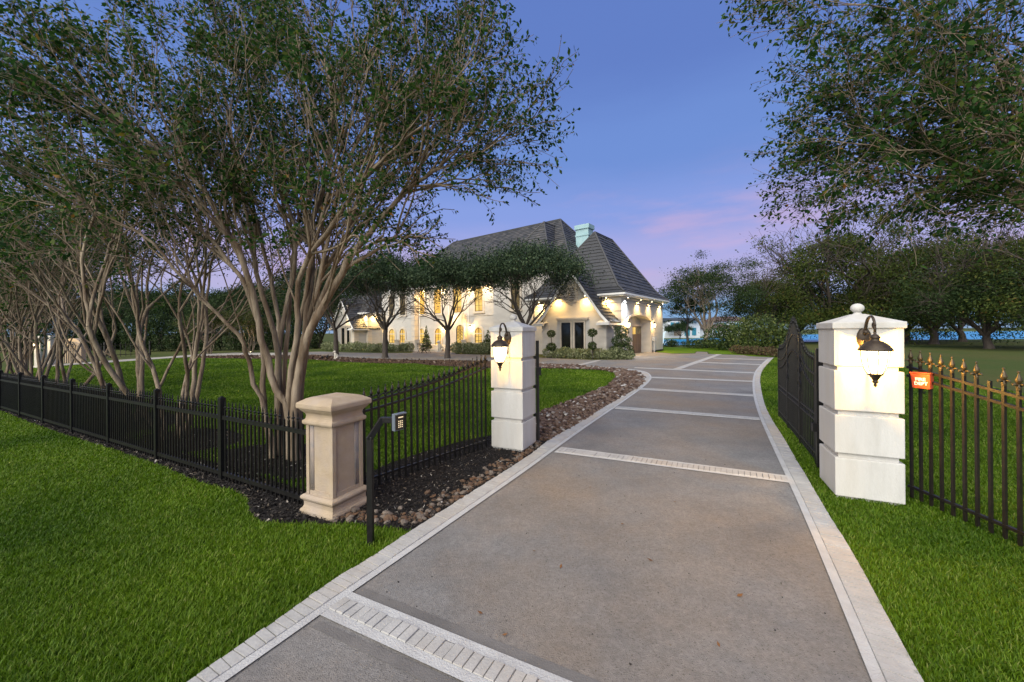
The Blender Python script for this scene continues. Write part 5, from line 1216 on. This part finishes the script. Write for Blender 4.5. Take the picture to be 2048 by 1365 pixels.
for px, py, me, rz, sc, lab in ((672, 710.5, OK2, .3, 1.0, 'leftmost live oak, with the small dog statue at its foot'), (770, 716.5, OK1, 1.0, 1.0, 'second live oak from the left, dark trunk on the brown bed'), (895, 717.5, OK2, 2.4, .95, 'third live oak from the left, trunk left of the lit front door'), (1052, 720.5, OK1, 4.1, .98, 'rightmost live oak, its trunk behind the left gate pillar')):
    g = G(px, py); plant('live_oak', lab, 'tree', g, me, (m_darkbark, m_oleaf), rz, sc, oak_g)

# --- trees and shrubs beyond the drive, right
pale = oak(211, H=11.5, rx=5.6, rz_=4.4, fork=1.4, nleaf=22000, leaf=.20, r0=.30, stems=9, spread=.75, clumps=110, core=.3)
g = G(1412, 690); plant('evergreen_oak', 'tall dense oak with fanning pale limbs beyond the drive', 'tree', g, pale, (m_palebark, m_dleaf), .6, .95)
g = G(1376, 689); plant('evergreen_oak', 'smaller dark trunked tree left of the pale limbed oak', 'tree', g, oak(212, H=7, rx=2.4, rz_=2.4, fork=2.6, nleaf=5000, leaf=.2, r0=.16, clumps=30), (m_darkbark, m_dleaf), .6, 1.0)
def layered(seed, H, rx, nleaf=15000, leaf=.26, lev=11, r0=.34, clumps=9, z0=.18, sag=.0):
    rng = random.Random(seed); nr = np.random.default_rng(seed); out = []; pts = []
    tr = [Vector((rng.gauss(0, .10) * i, rng.gauss(0, .10) * i, H * .94 * i / 8 - (.2 if i == 0 else 0))) for i in range(9)]; out.append((tr, [r0 * (1.15 - i / 8.6) for i in range(9)], 0))
    for k in range(lev):
        f = z0 + (1 - z0) * (k / (lev - 1)); R_ = rx * (1 - f ** 2.2 * .72) * rng.uniform(.75, 1.1)
        for j in range(rng.randint(3, 5)):
            a = rng.uniform(0, 6.283); L = R_ * rng.uniform(.6, 1.05); x = f * 8 * .98; i0 = min(int(x), 7); p0 = tr[i0].lerp(tr[i0 + 1], x - i0)
            p1 = p0 + Vector((math.cos(a) * L, math.sin(a) * L, L * rng.uniform(.0, .38) - sag * L)); mid = (p0 + p1) / 2 + Vector((0, 0, L * .08)); out.append(([p0, mid, p1], [r0 * .28 * (1.1 - f), r0 * .18 * (1.1 - f), .02], 1))
            for c in range(clumps):
                u = rng.uniform(.25, 1.05); c_ = np.array((p0.lerp(p1, u) + Vector((rng.gauss(0, .5), rng.gauss(0, .5), rng.gauss(.15, .2))))[:]); m = max(int(nleaf / (lev * 4 * clumps)), 4)
                pts.append(c_ + nr.normal(0, 1, (m, 3)) * np.array([.62, .62, .24]) * rx / 6)
    V, F_ = leafcloud(np.concatenate(pts), leaf, nr, .5, .3); return wood_mesh(out), npmesh('crown', V, F_)
BIG = dict(low=.85, fork=1.3, leaf=.25, r0=.34, stems=9, spread=.85, clumps=130, core=.25)
LA = oak(301, H=15, rx=6.8, rz_=7.0, nleaf=23000, **BIG); LB = oak(302, H=16, rx=6.0, rz_=7.4, nleaf=23000, **BIG); LC = oak(303, H=13, rx=6.6, rz_=6.2, nleaf=23000, **BIG)
bgg = 'tall trees along the lake'
for px, py, me, m, rz, sc, lab in ((1535, 688, LA, m_bleaf, .2, .84, 'tall spreading tree just right of the pale limbed oak'), (1668, 687, LB, m_bleaf, 1.5, 1.32, 'tallest lakeside tree, its top right of the gate leaf'), (1600, 684, LC, m_dleaf, 2.2, 1.0, 'dark full tree behind the gate leaf'), (1758, 688.5, LA, m_bleaf, 3.0, .80, 'lakeside tree behind the right gate pillar'),
                                   (1868, 689, LB, m_bleaf, 4.4, 1.12, 'lakeside tree right of the right gate pillar'), (1978, 698, LC, m_bleaf, 2.0, .84, 'nearer stout trunked tree on the rough grass at right'), (2090, 700, LA, m_bleaf, 5.2, .95, 'tree at the right picture edge on the rough grass'), (1925, 684, LC, m_dleaf, .7, 1.1, 'dark tree by the water behind the stout trunked tree'), (1815, 683, LB, m_dleaf, 3.7, 1.0, 'far dark tree by the water behind the lit fence')):
    g = G(px, py); plant('lakeside_tree', lab, 'tree', g, me, (m_darkbark, m), rz, sc, bgg)
for px, py, rx, h, m, n, lab, sd in ((1462, 701, 2.3, 2.5, m_box, 3000, 'dark round shrub right of the pale limbed oak', 41), (1518, 705, 2.4, 3.0, m_yew, 3200, 'large olive green shrub left of the gate leaf', 42), (1415, 697, 2.6, .9, m_box, 1800, 'low dark ground shrubs at the foot of the pale limbed oak', 43), (1566, 706, 1.5, 2.2, m_yew, 1800, 'small bright shrub half behind the gate leaf', 44), (1343, 694, .9, .8, m_box, 500, 'small dark shrub by the lake beyond the garage', 45), (1495, 694, 1.8, 2.6, m_sage, 1500, 'pale willowy shrub behind the large olive shrub', 46)):
    g = G(px, py); bush('shrub', lab, 'shrub', tuple(g), [((-rx * .4, 0, h * .45), (rx * .6, rx * .6, h * .5)), ((rx * .4, .2, h * .42), (rx * .6, rx * .6, h * .46)), ((0, -.2, h * .55), (rx * .6, rx * .6, h * .48))], n, .20, m, None, [((0, 0, 0), (0, 0, h * .6), .05)], .5, .3, sd)
g1, g2 = G(1470, 707.5), G(1575, 716); hedge('low_hedge', 'low brownish hedge along the lawn left of the gate leaf', g1, g2, .6, .9, 2600, .16, M_island('brown_leaves', [(0, (.05, .03, .018)), (.6, (.10, .065, .035)), (1, (.12, .13, .05))], .7, .2), 51)

# --- lake, far bank, fountain, houses
mw_ = bpy.data.materials.new('lake_water'); mw_.use_nodes = True; b_ = mw_.node_tree.nodes['Principled BSDF']; b_.inputs['Base Color'].default_value = (.010, .235, .47, 1); b_.inputs['Roughness'].default_value = .35; b_.inputs['Specular IOR Level'].default_value = .18
tn = mw_.node_tree; nz = tn.nodes.new('ShaderNodeTexNoise'); nz.inputs['Scale'].default_value = 1.2; nz.inputs['Detail'].default_value = 4; bp_ = tn.nodes.new('ShaderNodeBump'); bp_.inputs['Strength'].default_value = .5; bp_.inputs['Distance'].default_value = .1
ge = tn.nodes.new('ShaderNodeNewGeometry'); mpp = tn.nodes.new('ShaderNodeMapping'); mpp.inputs['Scale'].default_value = (.5, 2, 1); tn.links.new(ge.outputs['Position'], mpp.inputs[0]); tn.links.new(mpp.outputs[0], nz.inputs['Vector']); tn.links.new(nz.outputs[0], bp_.inputs['Height']); tn.links.new(bp_.outputs[0], b_.inputs['Normal'])
lake_poly = [G(*p) for p in ((1295, 692.5), (1400, 690.5), (1500, 688), (1650, 684), (1850, 680.5), (2000, 679), (2300, 676))] + [G(*p) for p in ((2300, 660.5), (2000, 663), (1850, 664.5), (1700, 667.5), (1560, 671.5), (1450, 676), (1300, 681))]
sheet('lake', lake_poly, .03, mw_, step=60)
kind(bpy.data.objects['lake'], 'structure')
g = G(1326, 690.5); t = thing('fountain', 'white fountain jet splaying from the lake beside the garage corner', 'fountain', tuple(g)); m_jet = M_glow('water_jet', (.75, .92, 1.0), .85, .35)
for k, (dx, h) in enumerate(((.2, 1.5), (.7, 1.6), (1.9, .5))):
    b = MB(); b.tube([g + Vector((dx * s, .2 * k * s, h * 4 * s * (1 - s) if s < .55 or abs(dx) > 1.4 else h * (.99 - (s - .55) * .3))) for s in np.linspace(0, .98 if abs(dx) > 1.4 else .6, 9)], [.04] * 3 + [.06] * 3 + [.08] * 3, 6); b.build('jet', m_jet, t)
def far_house(name, label, p0, p1, Y, parts_):
    t = thing(name, label, 'house', tuple(Vector(((p0 + p1) / 2 / 1, 0, 0)) if False else Vector((ray((p0 + p1) / 2, CY)[0] * Y, Y, 0))))
    for nm, x0, x1, y0, y1, dy, m in parts_:
        a = P(x0, y1, Y + dy); c = P(x1, y0, Y + dy); b = MB()
        if nm == 'roof':
            ins = (c.x - a.x) * .16; z0, z1 = min(a.z, c.z), max(a.z, c.z)
            lo = [Vector((a.x - .4, Y + dy - .4, z0)), Vector((c.x + .4, Y + dy - .4, z0)), Vector((c.x + .4, Y + dy + 9, z0)), Vector((a.x - .4, Y + dy + 9, z0))]; hi = [Vector((a.x + ins, Y + dy + 4, z1)), Vector((c.x - ins, Y + dy + 4, z1))]
            b.add(lo + hi, [(0, 1, 5, 4), (1, 2, 5), (2, 3, 4, 5), (3, 0, 4), (3, 2, 1, 0)])
        elif nm in ('window', 'door'): b.box(((a.x + c.x) / 2, Y + dy - .04, (a.z + c.z) / 2), (abs(c.x - a.x), .12, abs(c.z - a.z)))
        else: b.box(((a.x + c.x) / 2, Y + dy + 4, (max(a.z, c.z) + min(a.z, c.z)) / 2), (abs(c.x - a.x), 8, abs(c.z - a.z)))
        b.build(nm, m, t)
    return t
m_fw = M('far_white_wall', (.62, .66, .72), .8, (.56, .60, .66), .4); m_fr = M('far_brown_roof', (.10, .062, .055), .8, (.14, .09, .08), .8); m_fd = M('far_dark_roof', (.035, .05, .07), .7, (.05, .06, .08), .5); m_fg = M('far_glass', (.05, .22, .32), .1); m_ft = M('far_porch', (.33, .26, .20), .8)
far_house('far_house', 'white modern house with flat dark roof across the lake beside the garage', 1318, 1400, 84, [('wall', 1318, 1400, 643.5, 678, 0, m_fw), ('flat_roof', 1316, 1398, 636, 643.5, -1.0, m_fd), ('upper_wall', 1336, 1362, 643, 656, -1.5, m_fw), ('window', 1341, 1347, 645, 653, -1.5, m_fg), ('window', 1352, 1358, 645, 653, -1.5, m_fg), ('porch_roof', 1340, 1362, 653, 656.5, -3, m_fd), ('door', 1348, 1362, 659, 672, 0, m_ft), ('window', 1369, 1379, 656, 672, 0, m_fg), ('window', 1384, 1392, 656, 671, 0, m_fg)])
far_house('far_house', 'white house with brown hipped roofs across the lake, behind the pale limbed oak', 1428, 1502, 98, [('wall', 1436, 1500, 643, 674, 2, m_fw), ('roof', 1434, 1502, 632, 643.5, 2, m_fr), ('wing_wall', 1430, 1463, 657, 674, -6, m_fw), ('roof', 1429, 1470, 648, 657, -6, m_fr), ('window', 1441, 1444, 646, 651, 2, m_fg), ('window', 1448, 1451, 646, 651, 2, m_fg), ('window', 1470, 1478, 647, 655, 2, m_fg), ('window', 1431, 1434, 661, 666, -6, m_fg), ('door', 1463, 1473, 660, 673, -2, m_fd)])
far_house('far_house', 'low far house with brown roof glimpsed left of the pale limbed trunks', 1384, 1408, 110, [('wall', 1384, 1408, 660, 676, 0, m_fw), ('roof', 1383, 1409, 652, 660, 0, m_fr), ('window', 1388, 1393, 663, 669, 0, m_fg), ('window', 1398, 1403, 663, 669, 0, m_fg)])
fb_poly = [G(*p) for p in ((1250, 681.3), (1300, 680.8), (1450, 675.8), (1560, 671.3), (1700, 667.3), (1850, 664.3), (2000, 662.8), (2300, 660.3), (2300, 659.2), (1850, 662.6), (1560, 668), (1300, 676), (1240, 677))]
sheet('far_bank', fb_poly, .02, M('bank_grass', (.075, .12, .035), 1.0, (.10, .14, .05), .5), step=60)
FT = oak(401, H=9, rx=6, rz_=3.8, fork=1.6, nleaf=6000, leaf=.5, r0=.3, clumps=60)
for i, (px, Y, sc) in enumerate(((1360, 72, .42), (1560, 150, 1.0), (1640, 190, 1.3), (1750, 250, 1.4), (1850, 300, 1.7), (1960, 310, 1.6), (2060, 320, 1.8))):
    u, v = ray(px, CY); plant('far_tree', ['round dark tree in front of the white modern house', 'far bank tree in the gap behind the gate leaf', 'far bank tree left of the right pillar', 'far bank tree behind the right pillar cap', 'far bank tree above the red box', 'far bank tree beyond the glow tinted fence', 'far bank tree at the right edge'][i], 'tree', Vector((u * Y, Y, 0)), FT, (m_darkbark, m_dleaf), i * 1.1, sc, 'trees on the far bank')

# --- left background: dark garden trees, hedge, far gate
BT = oak(411, H=9.5, rx=5.2, rz_=3.9, fork=1.6, nleaf=13000, leaf=.26, r0=.24, clumps=80, core=.3); BT2 = oak(412, H=8.5, rx=4.6, rz_=3.6, fork=1.3, nleaf=12000, leaf=.26, r0=.2, clumps=70, core=.3)
lg = 'garden trees behind the left lawn'
for i, (px, Y, me, sc, lab) in enumerate(((640, 47, BT2, 1.0, 'dark garden tree just left of the mansion'), (590, 52, BT, 1.05, 'dark garden tree behind the big crape myrtle stems'), (470, 46, BT, .92, 'garden tree left of the big crape myrtle'), (375, 50, BT2, 1.05, 'garden tree seen above the middle of the lawn'), (270, 48, BT, .95, 'garden tree behind the third crape myrtle'), (160, 52, BT2, 1.05, 'garden tree beyond the far lit gate'), (50, 46, BT, .95, 'garden tree far left behind the crape myrtles'), (540, 62, BT, 1.3, 'tall garden tree far behind the lawn'), (320, 66, BT2, 1.4, 'farthest garden tree at the left'), (-60, 44, BT, 1.0, 'garden tree at the left picture edge'), (690, 62, BT, 1.1, 'dark tree behind the left gable wing'))):
    u, v = ray(px, CY); plant('garden_tree', lab, 'tree', Vector((u * Y, Y, 0)), me, (m_darkbark, m_dleaf), i * .9, sc, lg)
for i, (p0, p1, Y0, Y1, h, lab) in enumerate(((640, 455, 44, 40, 4.6, 'tall dark hedge left of the mansion'), (450, 250, 41, 40, 4.4, 'dark hedge behind the middle of the lawn'), (245, 165, 46, 44, 4.0, 'dark hedge right of the far gate fence'), (160, -160, 46, 40, 4.4, 'dark hedge behind the far gate'))):
    a = Vector((ray(p0, CY)[0] * Y0, Y0, 0)); c = Vector((ray(p1, CY)[0] * Y1, Y1, 0)); hedge('tall_hedge', lab, a, c, h, 2.0, 12000, .26, m_dleaf, 60 + i)
SC_ = crape(140, 6, 1.4, per=14, leaf=.10)
for px, py, rz, lab in ((502, 705.5, .3, 'far crape myrtle with uplit pale trunk behind the lawn'), (419, 708.5, 2.0, 'far unlit crape myrtle left of the uplit one')):
    g = G(px, py); plant('far_crape_myrtle', lab, 'tree', g, SC_, (m_bark, m_bleaf), rz, 1.0)
gu = G(501, 706.5); t = thing('uplight', 'small ground uplight at the foot of the far crape myrtle', 'uplight', tuple(gu)); b = MB(); b.lathe([(.05, 0), (.06, .10)], gu, 8); b.build('housing', m_iron, t); b = MB(); b.lathe([(.05, .101), (.045, .11)], gu, 8); b.build('lens', m_spotlens, t)
lamp('uplight_beam', 'SPOT', gu + ZZ * .15, 160, (1, .82, .45), .04, 70, (0, .12, 1), t)
# far gate with lit arch
gA = G(118, 728); 
def far_pillar(px, py, h, lab, m):
    g = G(px, py); t = thing('far_gate_pillar', lab, 'pillar', tuple(g), 'pillars of the far gate'); b = MB(); b.box(g + ZZ * h / 2, (.34, .34, h)); b.build('shaft', m, t); b = MB(); b.box(g + ZZ * (h + .05), (.42, .42, .10)); b.box(g + ZZ * (h + .14), (.25, .25, .1)); b.build('cap', m, t)
    l_ = MB(); p = g + Vector((.1, -.42, h * .78)); l_.lathe([(.12, .12), (.04, .22)], p, 8); l_.build('lamp_hood', m_iron, t); l_ = MB(); l_.lathe([(.10, .11), (.07, -.16)], p, 8); l_.build('lamp_glass', M_LG, t); lamp('gate_lamp', 'POINT', p - Vector((0, .12, 0)), 9, (1, .74, .34), .06, parent=t)
far_pillar(82, 735.5, 1.6, 'pale pillar on the left of the far gate', m_statue); far_pillar(102, 731, 1.6, 'pale pillar in the middle of the far gate', m_statue)
gwp = G(134, 727); t = thing('far_arch', 'lit beige arch wall of the far gate', 'arch', tuple(gwp)); b = MB(); oo = arch_pts(0, 1.15, 0, 1.15, .45, 10); ii = arch_pts(0, .9, -.0, 1.1, .36, 10)
b.prism([gwp + Vector((s, .3, z)) for s, z in oo], (0, .3, 0)); b.build('wall', m_beige, t); b = MB()
for k in range(7): b.tube([gwp + Vector((-.42 + .14 * k, .1, 0)), gwp + Vector((-.42 + .14 * k, .1, 1.05 + .33 * math.sin(math.pi * (k + .5) / 7)))], .02, 5)
for r_ in (.44, .30): b.tube([gwp + Vector((r_ * math.cos(a), .1, 1.05 + r_ * .8 * math.sin(a))) for a in np.linspace(0, math.pi, 10)], .025, 5)
b.build('ironwork', m_iron, t); lamp('arch_light', 'POINT', gwp + Vector((0, -.35, 1.5)), 16, (1, .72, .34), .05, parent=t)
for p0, p1, lab in (((152, 722), (216, 716.5), 'far black fence right of the far gate'), ((220, 716), (300, 711.5), 'far black fence beyond the lawn path')):
    a, c = G(*p0), G(*p1); t = thing('far_fence', lab, 'fence', tuple(a)); n = int((c - a).length / .32)
    for i in range(n + 1):
        b = MB(); q = a.lerp(c, i / n); k = i % 8 == 0; b.box(q + ZZ * .6, ((.10 if k else .028),) * 2 + (1.3 if k else 1.15,)); b.build('post' if k else 'picket', m_iron, t)
    for z in (.2, 1.0): b = MB(); b.beam(a + ZZ * z, c + ZZ * z, .04, .05); b.build('rail', m_iron, t)
